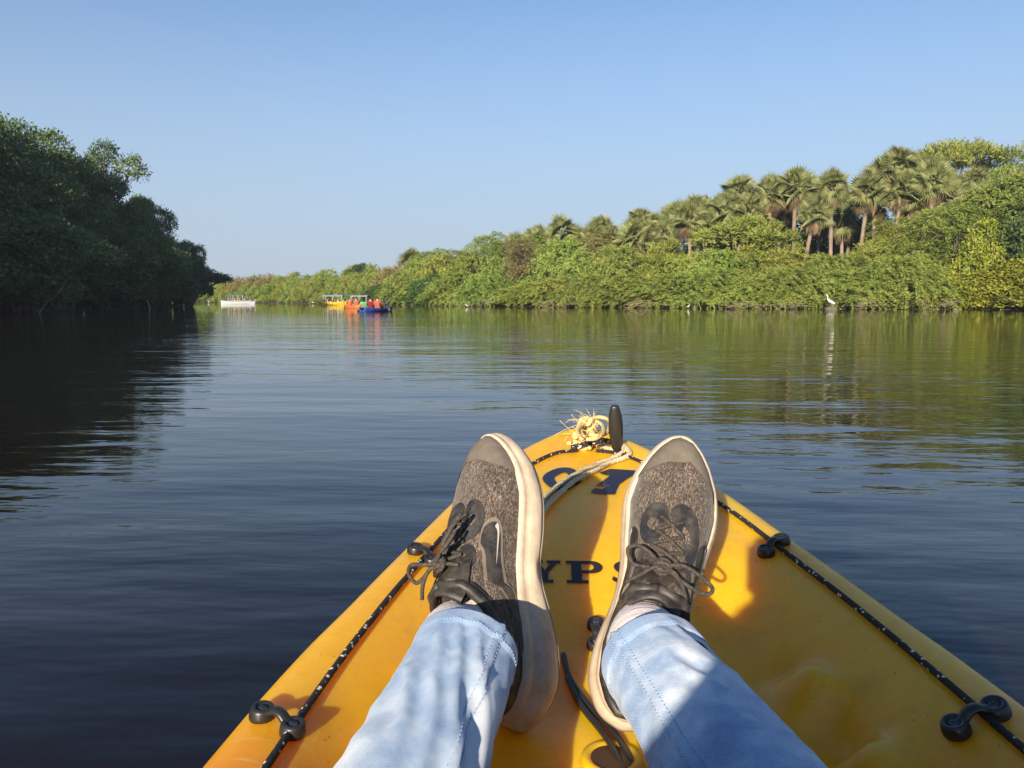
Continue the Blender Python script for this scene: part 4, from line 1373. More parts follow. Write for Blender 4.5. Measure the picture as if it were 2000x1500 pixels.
    for s_ in (1, -1):
        mb.tube(catmull([upper(0.136, s_ * 0.24, 0.003), upper(0.137, s_ * 0.12, 0.006), kn], 5), 0.0021, 7)
    for w0 in (0.0, 1.1, 2.2):
        lp = [kn + np.array([0.007 * math.cos(w) * math.cos(w0), 0.0075 * math.sin(w), 0.0045 * math.cos(w) * math.sin(w0)]) for w in np.linspace(0, 2 * math.pi, 15)[:-1]]
        mb.tube(lp, 0.0026, 7, closed=True)
    for (pts_) in laces_dir:
        mb.tube(catmull([kn] + [kn + np.array(p) for p in pts_], 7), 0.0021, 7)
    make('lace', mb.v, mb.f, M['lace'], root)
    return root

def shoe_matrix(heel, toe, roll, mirror=False):
    """heel and toe: world points of the sole's heel and toe ends; roll turns the instep away from the viewer"""
    h, t = Vector(heel), Vector(toe)
    a = (t - h).normalized()
    e = Vector(CAM) - (h + t) / 2
    e = (e - a * e.dot(a)).normalized()
    s_ = a.cross(e)
    z = (e * math.cos(roll) + s_ * math.sin(roll)).normalized()
    y = z.cross(a)
    m4 = Matrix((a, y, z)).transposed().to_4x4()
    m4.translation = h
    L = (t - h).length
    k_ = L / 0.30
    return m4 @ Matrix.Scale(k_, 4)

# ---------------------------------------------------------------- the seated person
def skin_mat():
    m = mat('skin', (0.36, 0.19, 0.12), 0.55)
    q = N(m)
    f = q.noise(q.coord('Object'), 30, 4)
    q.base(q.ramp(f, [(0.3, (0.31, 0.155, 0.095)), (0.7, (0.41, 0.22, 0.14))]))
    return m
M['skin'] = skin_mat()
def cloth_mat(name, col, scale=260):
    m = mat(name, col, 0.9)
    q = N(m)
    w = q.noise(q.coord('Object'), scale, 2)
    f = q.noise(q.coord('Object'), 12, 4)
    dk = tuple(c * 0.7 for c in col)
    q.base(q.mix(f, dk, col))
    q.normal(q.bump(w, 0.3, 0.002))
    return m
def denim_mat():
    m = mat('light_wash_denim', (0.3, 0.42, 0.62), 0.85)
    q = N(m)
    v = q.coord('Object')
    big = q.noise(q.coord('Object', (1, 0.55, 1)), 11, 3, 0.55)
    mid = q.noise(v, 55, 4, 0.6)
    f = q.math('ADD', q.math('MULTIPLY', big, 0.7), q.math('MULTIPLY', mid, 0.3))
    c = q.ramp(f, [(0.37, (0.095, 0.185, 0.36)), (0.46, (0.195, 0.305, 0.47)), (0.53, (0.35, 0.445, 0.57)), (0.62, (0.57, 0.61, 0.66))])
    tw = q.n('TexWave')
    tw.bands_direction = 'DIAGONAL'
    tw.inputs['Scale'].default_value = 330
    tw.inputs['Distortion'].default_value = 3
    q.l(v, tw.inputs['Vector'])
    grain = q.noise(v, 600, 2)
    c = q.mix(q.math('MULTIPLY', q.math('MULTIPLY', tw.outputs['Fac'], grain), 0.45), c, (0.72, 0.78, 0.86))
    q.base(c)
    q.normal(q.bump(tw.outputs['Fac'], 0.25, 0.001, q.bump(q.noise(v, 38, 4), 0.35, 0.006)))
    q.b.inputs['Sheen Weight'].default_value = 0.15
    return m
M['denim'] = denim_mat()
M['thread'] = mat('pale_stitching', (0.30, 0.40, 0.55), 0.8)
M['sock'] = cloth_mat('white_sock', (0.86, 0.76, 0.72), 500)
M['teal'] = mat('teal_sock_band', (0.08, 0.5, 0.55), 0.85)
M['shirt'] = cloth_mat('grey_shirt', (0.22, 0.23, 0.25))
M['lip'] = mat('lips', (0.30, 0.10, 0.08), 0.5)
M['hair'] = mat('black_hair', (0.012, 0.010, 0.009), 0.85)

def skin_mesh(name, verts, edges, rads, root=0, sub=2, material=None):
    me = bpy.data.meshes.new(name)
    me.from_pydata([tuple(v) for v in verts], edges, [])
    o = bpy.data.objects.new(name, me)
    COL.link(o)
    sm = o.modifiers.new('s', 'SKIN')
    for i, r in enumerate(rads):
        sv = me.skin_vertices[0].data[i]
        sv.radius = r if hasattr(r, '__len__') else (r, r)
        sv.use_root = i == root
    ss = o.modifiers.new('u', 'SUBSURF')
    ss.levels = ss.render_levels = sub
    dg = bpy.context.evaluated_depsgraph_get()
    dg.update()
    out = bpy.data.meshes.new_from_object(o.evaluated_get(dg))
    bpy.data.objects.remove(o)
    bpy.data.meshes.remove(me)
    out.name = name
    out.polygons.foreach_set('use_smooth', np.ones(len(out.polygons), dtype=bool))
    out.materials.clear()
    if material:
        out.materials.append(material)
    return out

# shoe placement: heel and toe ends of the soles
SHOE = {
    'L': dict(heel=at_drop(1056, 1398, 0.390), toe=at_drop(988, 868, 0.162), roll=R(-45), mirror=True),
    'R': dict(heel=at_drop(1216, 1394, 0.388), toe=at_drop(1336, 874, 0.155), roll=R(3), mirror=False),
}
for k_ in SHOE:
    d_ = SHOE[k_]
    d_['mx'] = shoe_matrix(d_['heel'], d_['toe'], d_['roll'])

def leg_path(cuff, low, cd_, ld_):
    a = Vector(at_dist(*cuff, cd_))
    b = Vector(at_dist(*low, ld_))
    return a, b
LEG = {'L': leg_path((908, 1276), (812, 1500), 0.655, 0.565), 'R': leg_path((1278, 1290), (1424, 1500), 0.655, 0.56)}
HIP = {'L': Vector((-0.10, -0.17, 0.315)), 'R': Vector((0.10, -0.17, 0.315))}
KNEE = {}
for k_ in 'LR':
    a, b = LEG[k_]
    KNEE[k_] = a + (b - a).normalized() * 0.40

# body: one continuous figure inside the clothes
bv, be, br = [], [], []
def joint(p, r, prev=None):
    bv.append(Vector(p))
    br.append(r)
    if prev is not None:
        be.append((prev, len(bv) - 1))
    return len(bv) - 1
pel = joint((0, -0.19, 0.305), (0.12, 0.09))
sp1 = joint((0, -0.255, 0.41), (0.115, 0.085), pel)
sp2 = joint((0, -0.325, 0.53), (0.125, 0.09), sp1)
chest = joint((0, -0.385, 0.64), (0.125, 0.088), sp2)
neck = joint((0, -0.41, 0.735), (0.052, 0.052), chest)
head0 = joint((0, -0.395, 0.795), (0.055, 0.06), neck)
head1 = joint((0, -0.38, 0.86), (0.072, 0.085), head0)
head2 = joint((0, -0.385, 0.935), (0.070, 0.08), head1)
nose = joint((0, -0.285, 0.865), (0.012, 0.014), head1)
for s_, k_ in ((-1, 'L'), (1, 'R')):
    hip = joint(HIP[k_], (0.078, 0.072), pel)
    mid = joint((HIP[k_] + KNEE[k_]) / 2 + Vector((0, 0, 0.005)), (0.062, 0.058), hip)
    kn = joint(KNEE[k_], (0.046, 0.046), mid)
    a, b = LEG[k_]
    calf = joint(KNEE[k_] + (a - KNEE[k_]) * 0.35, (0.042, 0.042), kn)
    calf = joint(a, (0.024, 0.024), calf)
    ank = joint(SHOE[k_]['mx'] @ Vector((0.060, 0, 0.085)), (0.022, 0.022), calf)
    hl = joint(SHOE[k_]['mx'] @ Vector((0.07, 0, 0.068)), (0.020, 0.020), ank)
    ball_ = joint(SHOE[k_]['mx'] @ Vector((0.19, 0, 0.055)), (0.024, 0.018), hl)
    joint(SHOE[k_]['mx'] @ Vector((0.26, 0, 0.048)), (0.02, 0.012), ball_)
    sh = joint((s_ * 0.16, -0.40, 0.665), (0.055, 0.052), chest)
    # the right hand holds the phone, the left one rests on the kayak's side by the hip
    if s_ > 0:
        el = joint((0.20, -0.27, 0.455), (0.042, 0.042), sh)
        wr = joint((0.075, -0.085, 0.535), (0.026, 0.021), el)
        pm = joint((0.055, -0.045, 0.575), (0.030, 0.016), wr)
        ctr, up_ = Vector((0.055, -0.03, 0.575)), Vector((0, 0, 1))
        for j in range(4):
            f0 = joint((0.066, -0.034, 0.566 + 0.017 * j), 0.0088, pm)
            f1 = joint((0.070, -0.014, 0.572 + 0.016 * j), 0.0082, f0)
            joint((0.050 - 0.003 * j, -0.0065, 0.577 + 0.015 * j), 0.0070, f1)
        t0 = joint((0.034, -0.050, 0.572), 0.0105, pm)
        joint((0.012, -0.042, 0.590), 0.0085, t0)
    else:
        el = joint((-0.275, -0.36, 0.47), (0.042, 0.042), sh)
        wr = joint((-0.30, -0.17, 0.385), (0.026, 0.021), el)
        pm = joint((-0.305, -0.10, 0.362), (0.030, 0.016), wr)
        for j in range(4):
            f0 = joint((-0.326 + 0.017 * j, -0.055 + 0.004 * (j % 2), 0.348), 0.0088, pm)
            f1 = joint((-0.330 + 0.018 * j, -0.028 + 0.005 * (j % 3), 0.342), 0.0082, f0)
            joint((-0.332 + 0.018 * j, -0.010 + 0.005 * (j % 3), 0.332), 0.0070, f1)
        t0 = joint((-0.270, -0.085, 0.352), 0.0105, pm)
        joint((-0.252, -0.062, 0.340), 0.0085, t0)
person = obj('person', skin_mesh('person', bv, be, br, pel, 2, M['skin']))
tag(person, 'person seated in the kayak in light blue jeans and grey-black running shoes, legs stretched ahead', 'person')

def shell(name, me, pick, off, material, parent):
    """a garment: the body's own surface where pick() holds, moved outwards"""
    n = len(me.vertices)
    co = np.empty(n * 3, np.float32)
    me.vertices.foreach_get('co', co)
    co = co.reshape(-1, 3)
    nr = np.array([v.normal[:] for v in me.vertices])
    ok = np.array([pick(p) for p in co])
    fs = [list(p.vertices) for p in me.polygons if all(ok[i] for i in p.vertices)]
    used = sorted({i for f in fs for i in f})
    ix = {u: i for i, u in enumerate(used)}
    return obj(name, mesh_np(name, co[used] + nr[used] * off, [[ix[i] for i in f] for f in fs], material), parent)
shell('shirt', person.data, lambda p: p[2] > 0.33 and p[2] < 0.76 and (p[1] < -0.22 or (abs(p[0]) < 0.16 and p[2] > 0.355 and p[1] < -0.14)) and not (p[2] > 0.715 and abs(p[0]) < 0.06), 0.019, M['shirt'], person)
shell('jeans_seat', person.data, lambda p: p[1] < -0.02 and p[2] < 0.41 and abs(p[0]) < 0.215, 0.016, M['denim'], person)
shell('hair', person.data, lambda p: p[2] > 0.83 and (p[1] < -0.365 or p[2] > 0.925), 0.014, M['hair'], person)
for s_ in (-1, 1):
    ey = MB().ball((s_ * 0.030, -0.307, 0.885), 0.0105).build('eye', M['white_mark'], person)
    MB().ball((s_ * 0.030, -0.2985, 0.885), 0.0050).build('pupil', M['hair'], ey)
    MB().ball((s_ * 0.030, -0.300, 0.903), (0.016, 0.006, 0.0035)).build('eyebrow', M['hair'], person)
    MB().ball((s_ * 0.080, -0.385, 0.865), (0.010, 0.020, 0.030)).build('ear', M['skin'], person)

MB().ball((0, -0.298, 0.828), (0.022, 0.008, 0.006)).build('mouth', M['lip'], person)
from mathutils import noise as mnoise
def jeans_leg(k_, seam_side):
    a, b = LEG[k_]
    ax = (a - KNEE[k_]).normalized()
    path = catmull([a + ax * 0.004, a - ax * 0.06, b, KNEE[k_], (KNEE[k_] + HIP[k_]) / 2 + Vector((0, 0, 0.008)), HIP[k_] + Vector((0, 0.02, 0))], 26)
    m = len(path)
    s_ = np.concatenate([[0], np.cumsum(np.linalg.norm(np.diff(path, axis=0), axis=1))])
    rad = np.interp(s_, [0, 0.03, 0.08, 0.15, 0.25, 0.40, 0.55, 0.75, 0.95], [0.0390, 0.0392, 0.0400, 0.043, 0.054, 0.068, 0.074, 0.084, 0.090])
    n = 72
    V_, F_ = [], []
    Fr = []
    up = Vector((0, 0, 1))
    for i in range(m):
        t = Vector(path[min(i + 1, m - 1)] - path[max(i - 1, 0)]).normalized()
        x_ = t.cross(up).normalized()              # sideways
        z_ = x_.cross(t).normalized()
        Fr.append((x_, z_))
    def pt(i, w, extra=0.0):
        x_, z_ = Fr[i]
        cw, sw = math.cos(w), math.sin(w)
        s1 = s_[i]
        ph = 3.0 if k_ == 'L' else 11.0
        # folds: slanting creases, strongest above the cuff and behind the knee
        q_ = mnoise.noise((cw * 1.1 + ph, sw * 1.1, s1 * 13 + 1.2 * cw)) * 0.7 + mnoise.noise((cw * 0.9 + ph, sw * 0.9 + 4, s1 * 30 + 2.2 * sw + 1.6 * cw)) * 0.3
        q_ = (0.5 - abs(q_)) * 1.0 - 0.28
        env = 0.35 + 0.65 * math.exp(-((s1 - 0.10) / 0.09) ** 2) + 0.4 * math.exp(-((s1 - 0.4) / 0.12) ** 2)
        if s1 < 0.02:
            env *= max(s1 / 0.02, 0.12)
        r = rad[i] * (1 + 0.05 * math.cos(2 * w)) + 0.015 * q_ * env + extra
        if s1 < 0.016:
            r += 0.0016                                   # turned hem
        r += 0.0028 * math.exp(-((math.remainder(w - seam_side, 2 * math.pi)) / 0.05) ** 2)   # felled seam
        return Vector(path[i]) + x_ * (cw * r) + z_ * (sw * r)
    for i in range(m):
        for k in range(n):
            V_.append(pt(i, 2 * math.pi * k / n))
    for i in range(m - 1):
        for k in range(n):
            k2 = (k + 1) % n
            F_.append([i * n + k, (i + 1) * n + k, (i + 1) * n + k2, i * n + k2])
    # inner lip of the hem
    n0 = len(V_)
    for d_ in (0.0, 0.03):
        for k in range(n):
            w = 2 * math.pi * k / n
            c_ = Vector(path[0]) + (Vector(path[8]) - Vector(path[0])).normalized() * d_
            V_.append(c_ + (pt(0, w) - Vector(path[0])) * (0.955 if d_ == 0 else 0.93))
    for k in range(n):
        k2 = (k + 1) % n
        F_.append([k, k2, n0 + k2, n0 + k])
        F_.append([n0 + k, n0 + k2, n0 + n + k2, n0 + n + k])
    o = obj('jeans_leg', mesh_np('jeans_leg', np.array(V_), F_, M['denim']), person)
    # stitching: short stitches along the seam and round the hem
    mb = MB()
    sI = np.arange(0.004, 0.42, 0.0042)
    for off in (0.10, -0.07):
        for q_, s1 in enumerate(sI):
            i0 = int(np.searchsorted(s_, s1))
            i1 = min(i0 + 1, m - 1)
            f0 = (s1 - s_[i0 - 1]) / max(s_[i0] - s_[i0 - 1], 1e-6) if i0 else 0
            p0 = pt(max(i0 - 1, 0), seam_side + off, 0.0004).lerp(pt(i0, seam_side + off, 0.0004), f0)
            d_ = (pt(i1, seam_side + off, 0.0004) - pt(max(i0 - 1, 0), seam_side + off, 0.0004)).normalized()
            mb.tube([p0 - d_ * 0.0013, p0 + d_ * 0.0013], 0.00035, 4)
    i_h = int(np.searchsorted(s_, 0.015))
    for k in range(90):
        w = 2 * math.pi * k / 90
        p0, p1 = pt(i_h, w, 0.0004), pt(i_h, w + 0.04, 0.0004)
        mb.tube([p0, p1], 0.00035, 4)
    mb.build('stitching', M['thread'], o)
    return o
jeans_leg('L', R(140))
jeans_leg('R', R(35))

for k_ in 'LR':
    mx = SHOE[k_]['mx']
    a, b = LEG[k_]
    ax = (b - a).normalized()
    p = [mx @ Vector((0.090, 0, 0.050)), mx @ Vector((0.084, 0, 0.078)), mx @ Vector((0.074, 0, 0.102)), a.lerp(mx @ Vector((0.064, 0, 0.105)), 0.45), a + ax * 0.03, a + ax * 0.07]
    pth = catmull(p, 8)
    rr = np.interp(np.linspace(0, 1, len(pth)), [0, 0.25, 0.5, 0.8, 1], [0.024, 0.028, 0.0305 if k_ == 'L' else 0.033, 0.0315, 0.0335])
    rr = [r + 0.0006 * math.sin(i * 2.3) for i, r in enumerate(rr)]
    so = MB().tube(pth, rr, 28).build('sock', M['sock'], person)
    if k_ == 'L':
        i0 = int(len(pth) * 0.53)
        MB().tube(pth[i0:i0 + 4], [r + 0.0007 for r in rr[i0:i0 + 4]], 28, cap=False).build('sock_band', M['teal'], so)

LACES = {'R': [[(0.005, -0.016, 0.007), (0.002, -0.032, 0.003), (-0.006, -0.050, -0.006), (-0.013, -0.046, -0.010), (-0.011, -0.028, -0.003), (-0.003, -0.008, 0.003)],
               [(0.008, 0.014, 0.007), (0.013, 0.027, 0.002), (0.008, 0.036, -0.005), (-0.004, 0.028, -0.006), (-0.004, 0.012, 0.002)],
               [(-0.004, -0.013, 0.003), (-0.018, -0.026, -0.006), (-0.030, -0.030, -0.016)],
               [(-0.004, 0.009, 0.005), (-0.014, 0.020, -0.002), (-0.022, 0.030, -0.012)]],
         'L': [[(0.012, 0.016, 0.007), (0.030, 0.030, 0.002), (0.040, 0.036, -0.004), (0.036, 0.025, -0.004), (0.018, 0.012, 0.003)],
               [(0.002, -0.014, 0.010), (0.006, -0.030, 0.012), (0.000, -0.042, 0.006), (-0.010, -0.034, 0.002), (-0.004, -0.011, 0.004)],
               [(0.005, 0.011, 0.008), (0.014, 0.026, 0.006), (0.024, 0.032, 0.002)],
               [(-0.006, -0.009, 0.007), (-0.018, -0.018, 0.008), (-0.028, -0.028, 0.002)]]}
# the left lace list is given for the mirrored shoe as well: medial is +y
for k_ in 'RL':
    d_ = SHOE[k_]
    sh_ = shoe('running_shoe', d_['mirror'], d_['mx'], person, LACES[k_])
    sh_['label'] = 'left shoe turned outwards, showing its cream midsole' if k_ == 'L' else 'right shoe seen from above its laces'

# the phone that takes the picture, in the person's hands
ph_mx = cam.matrix_basis if False else Matrix.Translation(Vector(CAM)) @ Matrix.Rotation(YAW, 4, 'Z') @ Matrix.Rotation(-PITCH, 4, 'X')
bm = bmesh.new()
bmesh.ops.create_cube(bm, size=1.0)
bmesh.ops.scale(bm, vec=(0.160, 0.0082, 0.075), verts=bm.verts)
bmesh.ops.bevel(bm, geom=[e for e in bm.edges if abs((e.verts[0].co - e.verts[1].co).y) > 0.005], offset=0.011, segments=5, affect='EDGES')
bmesh.ops.translate(bm, vec=(0.062, -0.0205, -0.020), verts=bm.verts)
me = bpy.data.meshes.new('body')
bm.to_mesh(me)
bm.free()
phone = empty('smartphone', tuple(CAM), 0, 'dark smartphone held up in both hands of the seated person', 'phone')
phone.matrix_basis = ph_mx
obj('body', me, phone, M['black'])
M['screen'] = mat('phone_screen', (0.01, 0.01, 0.012), 0.08)
MB().box((0.062, -0.0250, -0.020), (0.076, 0.0003, 0.0345)).build('screen', M['screen'], phone, False)

# ---------------------------------------------------------------- craft on the river and the people in them
def paint_mat(name, col, rough=0.4):
    m = mat(name, col, rough)
    q = N(m)
    f = q.noise(q.coord('Object'), 3.0, 5, 0.65)
    q.base(q.mix(q.math('MULTIPLY', f, 0.5), col, tuple(c * 0.55 + 0.03 for c in col)))
    return m
for k_, c_ in dict(white=(0.52, 0.52, 0.51), blue=(0.03, 0.16, 0.42), teal2=(0.05, 0.30, 0.34), yellow=(0.80, 0.55, 0.01), orange=(0.50, 0.14, 0.04), kblue=(0.015, 0.05, 0.24), green=(0.02, 0.30, 0.20), canopy_green=(0.02, 0.24, 0.16), canopy_pale=(0.42, 0.47, 0.46), red=(0.55, 0.05, 0.03), lime=(0.10, 0.40, 0.16)).items():
    M['p_' + k_] = paint_mat('boat_paint_' + k_, c_)
for k_, c_ in dict(orange=(0.46, 0.12, 0.04), maroon=(0.17, 0.012, 0.014), salmon=(0.36, 0.09, 0.06), white=(0.7, 0.68, 0.65), dark=(0.03, 0.03, 0.035), navy=(0.03, 0.04, 0.10)).items():
    M['c_' + k_] = cloth_mat('cloth_' + k_, c_, 60)
M['pole'] = mat('canopy_pole', (0.35, 0.37, 0.37), 0.5)

# seated paddler: one body mesh, clothing and hair as children
def seated_meshes():
    v, e, r = [], [], []
    def j_(p, rr, prev=None):
        v.append(p); r.append(rr)
        if prev is not None:
            e.append((prev, len(v) - 1))
        return len(v) - 1
    pl = j_((0, 0, 0.10), (0.15, 0.11))
    s1_ = j_((0, -0.02, 0.30), (0.14, 0.10), pl)
    ch = j_((0, -0.02, 0.48), (0.155, 0.105), s1_)
    nk = j_((0, 0.0, 0.60), (0.055, 0.055), ch)
    h0 = j_((0, 0.02, 0.68), (0.068, 0.075), nk)
    h1 = j_((0, 0.02, 0.77), (0.078, 0.088), h0)
    j_((0, 0.115, 0.715), (0.014, 0.016), h0)
    for s_ in (-1, 1):
        hp = j_((s_ * 0.10, 0.06, 0.09), (0.085, 0.085), pl)
        k1 = j_((s_ * 0.15, 0.42, 0.22), (0.06, 0.06), hp)
        a1 = j_((s_ * 0.13, 0.72, 0.04), (0.042, 0.042), k1)
        j_((s_ * 0.13, 0.82, 0.10), (0.03, 0.03), a1)
        sh = j_((s_ * 0.19, -0.01, 0.52), (0.06, 0.06), ch)
        el = j_((s_ * 0.27, 0.12, 0.34), (0.043, 0.043), sh)
        hn = j_((s_ * 0.20, 0.33, 0.36), (0.03, 0.03), el)
        j_((s_ * 0.17, 0.40, 0.37), (0.032, 0.022), hn)
    return skin_mesh('person', v, e, r, pl, 1, M['skin'])
SEAT = seated_meshes()
def sub_shell(me, pick, off, name, material):
    co = np.array([v.co[:] for v in me.vertices])
    nr = np.array([v.normal[:] for v in me.vertices])
    ok = [pick(p) for p in co]
    fs = [list(p.vertices) for p in me.polygons if all(ok[i] for i in p.vertices)]
    used = sorted({i for f in fs for i in f})
    ix = {u: i for i, u in enumerate(used)}
    return mesh_np(name, co[used] + nr[used] * off, [[ix[i] for i in f] for f in fs], material)
GAR = {}
def rider(loc, rz, top, label, group, scale=1.0):
    if top not in GAR:
        GAR[top] = sub_shell(SEAT, lambda p: 0.12 < p[2] < 0.585 and abs(p[0]) < 0.235, 0.028, 'life_jacket', M['c_' + top])
    if 'tr' not in GAR:
        GAR['tr'] = sub_shell(SEAT, lambda p: p[2] < 0.3 and p[1] < 0.78 and abs(p[0]) < 0.24, 0.014, 'trousers', M['c_navy'])
        GAR['hr'] = sub_shell(SEAT, lambda p: p[2] > 0.63 and (p[1] < 0.06 or p[2] > 0.80), 0.016, 'hair', M['hair'])
    o = obj('person', SEAT)
    o.location, o.rotation_euler, o.scale = loc, (0, 0, rz), (scale,) * 3
    tag(o, label, 'person', group)
    obj('life_jacket', GAR[top], o)
    obj('trousers', GAR['tr'], o)
    obj('hair', GAR['hr'], o)
    return o

def boat_hull(L, B, H, draft=0.15, rake=0.35, sheer=0.25, well=0.25):
    """open boat along +X: outer shell, gunwale and inner floor in one mesh"""
    ns, V_, F_ = 22, [], []
    for i in range(ns + 1):
        t = i / ns
        x = (t - 0.5) * L
        env = max(math.sin(math.pi * min(max(t * 0.94 + 0.05, 0), 1)) ** 0.55, 0.03)
        if t > 0.6:
            env *= max(1 - ((t - 0.6) / 0.4) ** 2.2, 0.03)
        b = B / 2 * env
        g = H + sheer * (abs(t - 0.42) / 0.58) ** 2.2
        xr = x + rake * max(t - 0.8, 0) * 2.0
        sec = [(0, -draft), (b * 0.55, -draft * 0.8), (b * 0.85, 0.02), (b * 0.97, g * 0.6), (b, g), (b * 0.99, g + 0.03), (b * 0.92, g + 0.03), (b * 0.90, g - 0.03), (b * 0.80, g - well), (0, g - well - 0.02)]
        row_ = [(-a, c_) for a, c_ in sec[:0:-1]] + sec
        for k, (a, c_) in enumerate(row_):
            V_.append((xr if c_ > 0.02 else x, a, c_))
    m = len(row_)
    for i in range(ns):
        for k in range(m - 1):
            F_.append([i * m + k, (i + 1) * m + k, (i + 1) * m + k + 1, i * m + k + 1])
        F_.append([i * m + m - 1, (i + 1) * m + m - 1, (i + 1) * m, i * m])
    F_.append(list(range(m)))
    F_.append([ns * m + k for k in range(m)][::-1])
    return V_, F_

def boat_at(px, row, heading, L, B, H, material, label, name='tour_boat', cat='boat', stripe=None, **kw):
    dep = CAM[2] * F / (row - HZ)
    xy = river((px - 1000) / F * dep, dep)
    e = empty(name, (xy[0], xy[1], 0), heading, label, cat)
    V_, F_ = boat_hull(L, B, H, **kw)
    obj('hull', mesh_np('hull', np.array(V_), F_, material), e)
    if stripe is not None:
        mb = MB()
        for s_ in (-1, 1):
            pts = []
            for i in range(21):
                t = 0.04 + 0.93 * i / 20
                j = int(round(t * 22)) * 19
                p = np.array(V_[j + (4 if s_ < 0 else 13)])
                pts.append(p + np.array([0, s_ * 0.02, -0.01]))
            mb.tube(pts, 0.055, 6)
        mb.build('rubbing_strake', stripe, e)
    return e, xy, dep

def canopy(e, x0, x1, wid, z, material, z_floor=0.35, posts=4, arch=0.10):
    V_, F_ = [], []
    nx, ny = 12, 8
    for i in range(nx + 1):
        for k in range(ny + 1):
            a = (k / ny - 0.5) * 2
            x = x0 + (x1 - x0) * i / nx
            V_.append((x, a * wid / 2, z + arch * (1 - a * a) - 0.015 * math.sin(i * 1.6) ** 2))
    for i in range(nx):
        for k in range(ny):
            F_.append([i * (ny + 1) + k, (i + 1) * (ny + 1) + k, (i + 1) * (ny + 1) + k + 1, i * (ny + 1) + k + 1])
    n0 = len(V_)
    V_ += [(a, b, c_ - 0.035) for a, b, c_ in V_]
    F_ += [[i + n0 for i in f][::-1] for f in F_]
    for i in range(nx):
        for k in (0, ny):
            a, b = i * (ny + 1) + k, (i + 1) * (ny + 1) + k
            F_.append([a, b, b + n0, a + n0])
    for k in range(ny):
        for i in (0, nx):
            a, b = i * (ny + 1) + k, i * (ny + 1) + k + 1
            F_.append([a, b, b + n0, a + n0])
    obj('canopy', mesh_np('canopy', np.array(V_), F_, material), e)
    for i in range(posts):
        x = x0 + 0.12 + (x1 - x0 - 0.24) * i / (posts - 1)
        for s_ in (-1, 1):
            MB().tube([(x, s_ * wid * 0.46, z_floor), (x, s_ * wid * 0.46, z + 0.03)], 0.028, 6).build('post', M['pole'], e)

def on_boat(e, x, y, z):
    a, b = math.cos(e.rotation_euler[2]), math.sin(e.rotation_euler[2])
    return (e.location[0] + x * a - y * b, e.location[1] + x * b + y * a, z)

# white tour boat with a green canopy, bow to the right
e, xy, dep = boat_at(468, 594, R(4), 4.1, 1.25, 0.36, M['p_white'], 'white tour boat with a thin green canopy on the far left of the river', stripe=M['p_teal2'], sheer=0.22)
canopy(e, -1.15, 0.85, 1.1, 1.12, M['p_canopy_green'], 0.34)
prow = MB()
prow.box((1.2, 0, 0.43), (0.6, 0.28, 0.05)).box((0.95, 0, 0.52), (0.08, 0.30, 0.10))
prow.build('foredeck', M['p_blue'], e, False)
WHO = [(-1.3, 'navy', 'dark'), (-0.95, 'orange', 'orange'), (-0.68, 'orange', 'orange'), (-0.28, 'white', 'white'), (0.05, 'orange', 'orange'), (0.35, 'orange', 'orange'), (0.7, 'orange', 'orange')]
for i, (x, c_, w_) in enumerate(WHO):
    rider(on_boat(e, x, (0.25, -0.25)[i % 2], 0.16), e.rotation_euler[2] - math.pi / 2, c_, f'person in {w_} top aboard the white tour boat, {ordinal(i)} from the left', 'passengers of the white tour boat', 0.85)
rider(on_boat(e, 1.15, 0.1, 0.36), e.rotation_euler[2] - math.pi / 2, 'dark', 'person in dark clothes at the bow of the white tour boat, left one', 'passengers of the white tour boat', 0.8)
rider(on_boat(e, 1.5, -0.08, 0.38), e.rotation_euler[2] - math.pi / 2, 'red' if False else 'maroon', 'person in maroon at the bow tip of the white tour boat', 'passengers of the white tour boat', 0.75)

# yellow boat with a pale canopy by the far shore
e, xy, dep = boat_at(653, 596.5, R(2), 2.2, 1.0, 0.28, M['p_yellow'], 'yellow pedal boat with a pale canopy near the far shore', name='pedal_boat', sheer=0.10)
canopy(e, -1.0, 1.05, 1.1, 0.95, M['p_canopy_pale'], 0.25, 3)
for i, (x, c_) in enumerate(((-0.6, 'white'), (0.0, 'salmon'), (0.45, 'white'))):
    rider(on_boat(e, x, (0.2, -0.2)[i % 2], 0.12), e.rotation_euler[2] - math.pi / 2, c_, f'person under the canopy of the yellow pedal boat, {ordinal(i)} from the left', 'passengers of the yellow pedal boat', 0.76)
# dark teal boat half hidden between the two
e, xy, dep = boat_at(676, 595.8, R(-3), 1.9, 1.0, 0.30, M['p_green'], 'dark green canopied boat between the yellow one and the orange kayak', name='pedal_boat', sheer=0.12)
canopy(e, -0.85, 0.9, 1.1, 0.98, M['p_canopy_green'], 0.25, 3)
rider(on_boat(e, -0.2, 0.15, 0.1), e.rotation_euler[2] - math.pi / 2, 'white', 'person in white under the dark green canopy', None, 0.76)
# light green boat, sloping roof
e, xy, dep = boat_at(708, 596.2, R(-4), 2.2, 1.0, 0.30, M['p_lime'], 'light green boat with a sloping canopy behind the kayaks', name='pedal_boat', sheer=0.12)
canopy(e, -0.95, 0.75, 1.1, 0.93, M['p_canopy_pale'], 0.25, 3)
MB().add([(0.7, -0.5, 0.95), (0.7, 0.5, 0.95), (1.15, 0.5, 0.45), (1.15, -0.5, 0.45), (0.7, -0.5, 0.92), (0.7, 0.5, 0.92), (1.13, 0.5, 0.43), (1.13, -0.5, 0.43)], [[0, 1, 2, 3], [7, 6, 5, 4], [0, 3, 7, 4], [1, 5, 6, 2], [0, 4, 5, 1], [3, 2, 6, 7]]).build('sloping_screen', M['c_dark'], e, False)

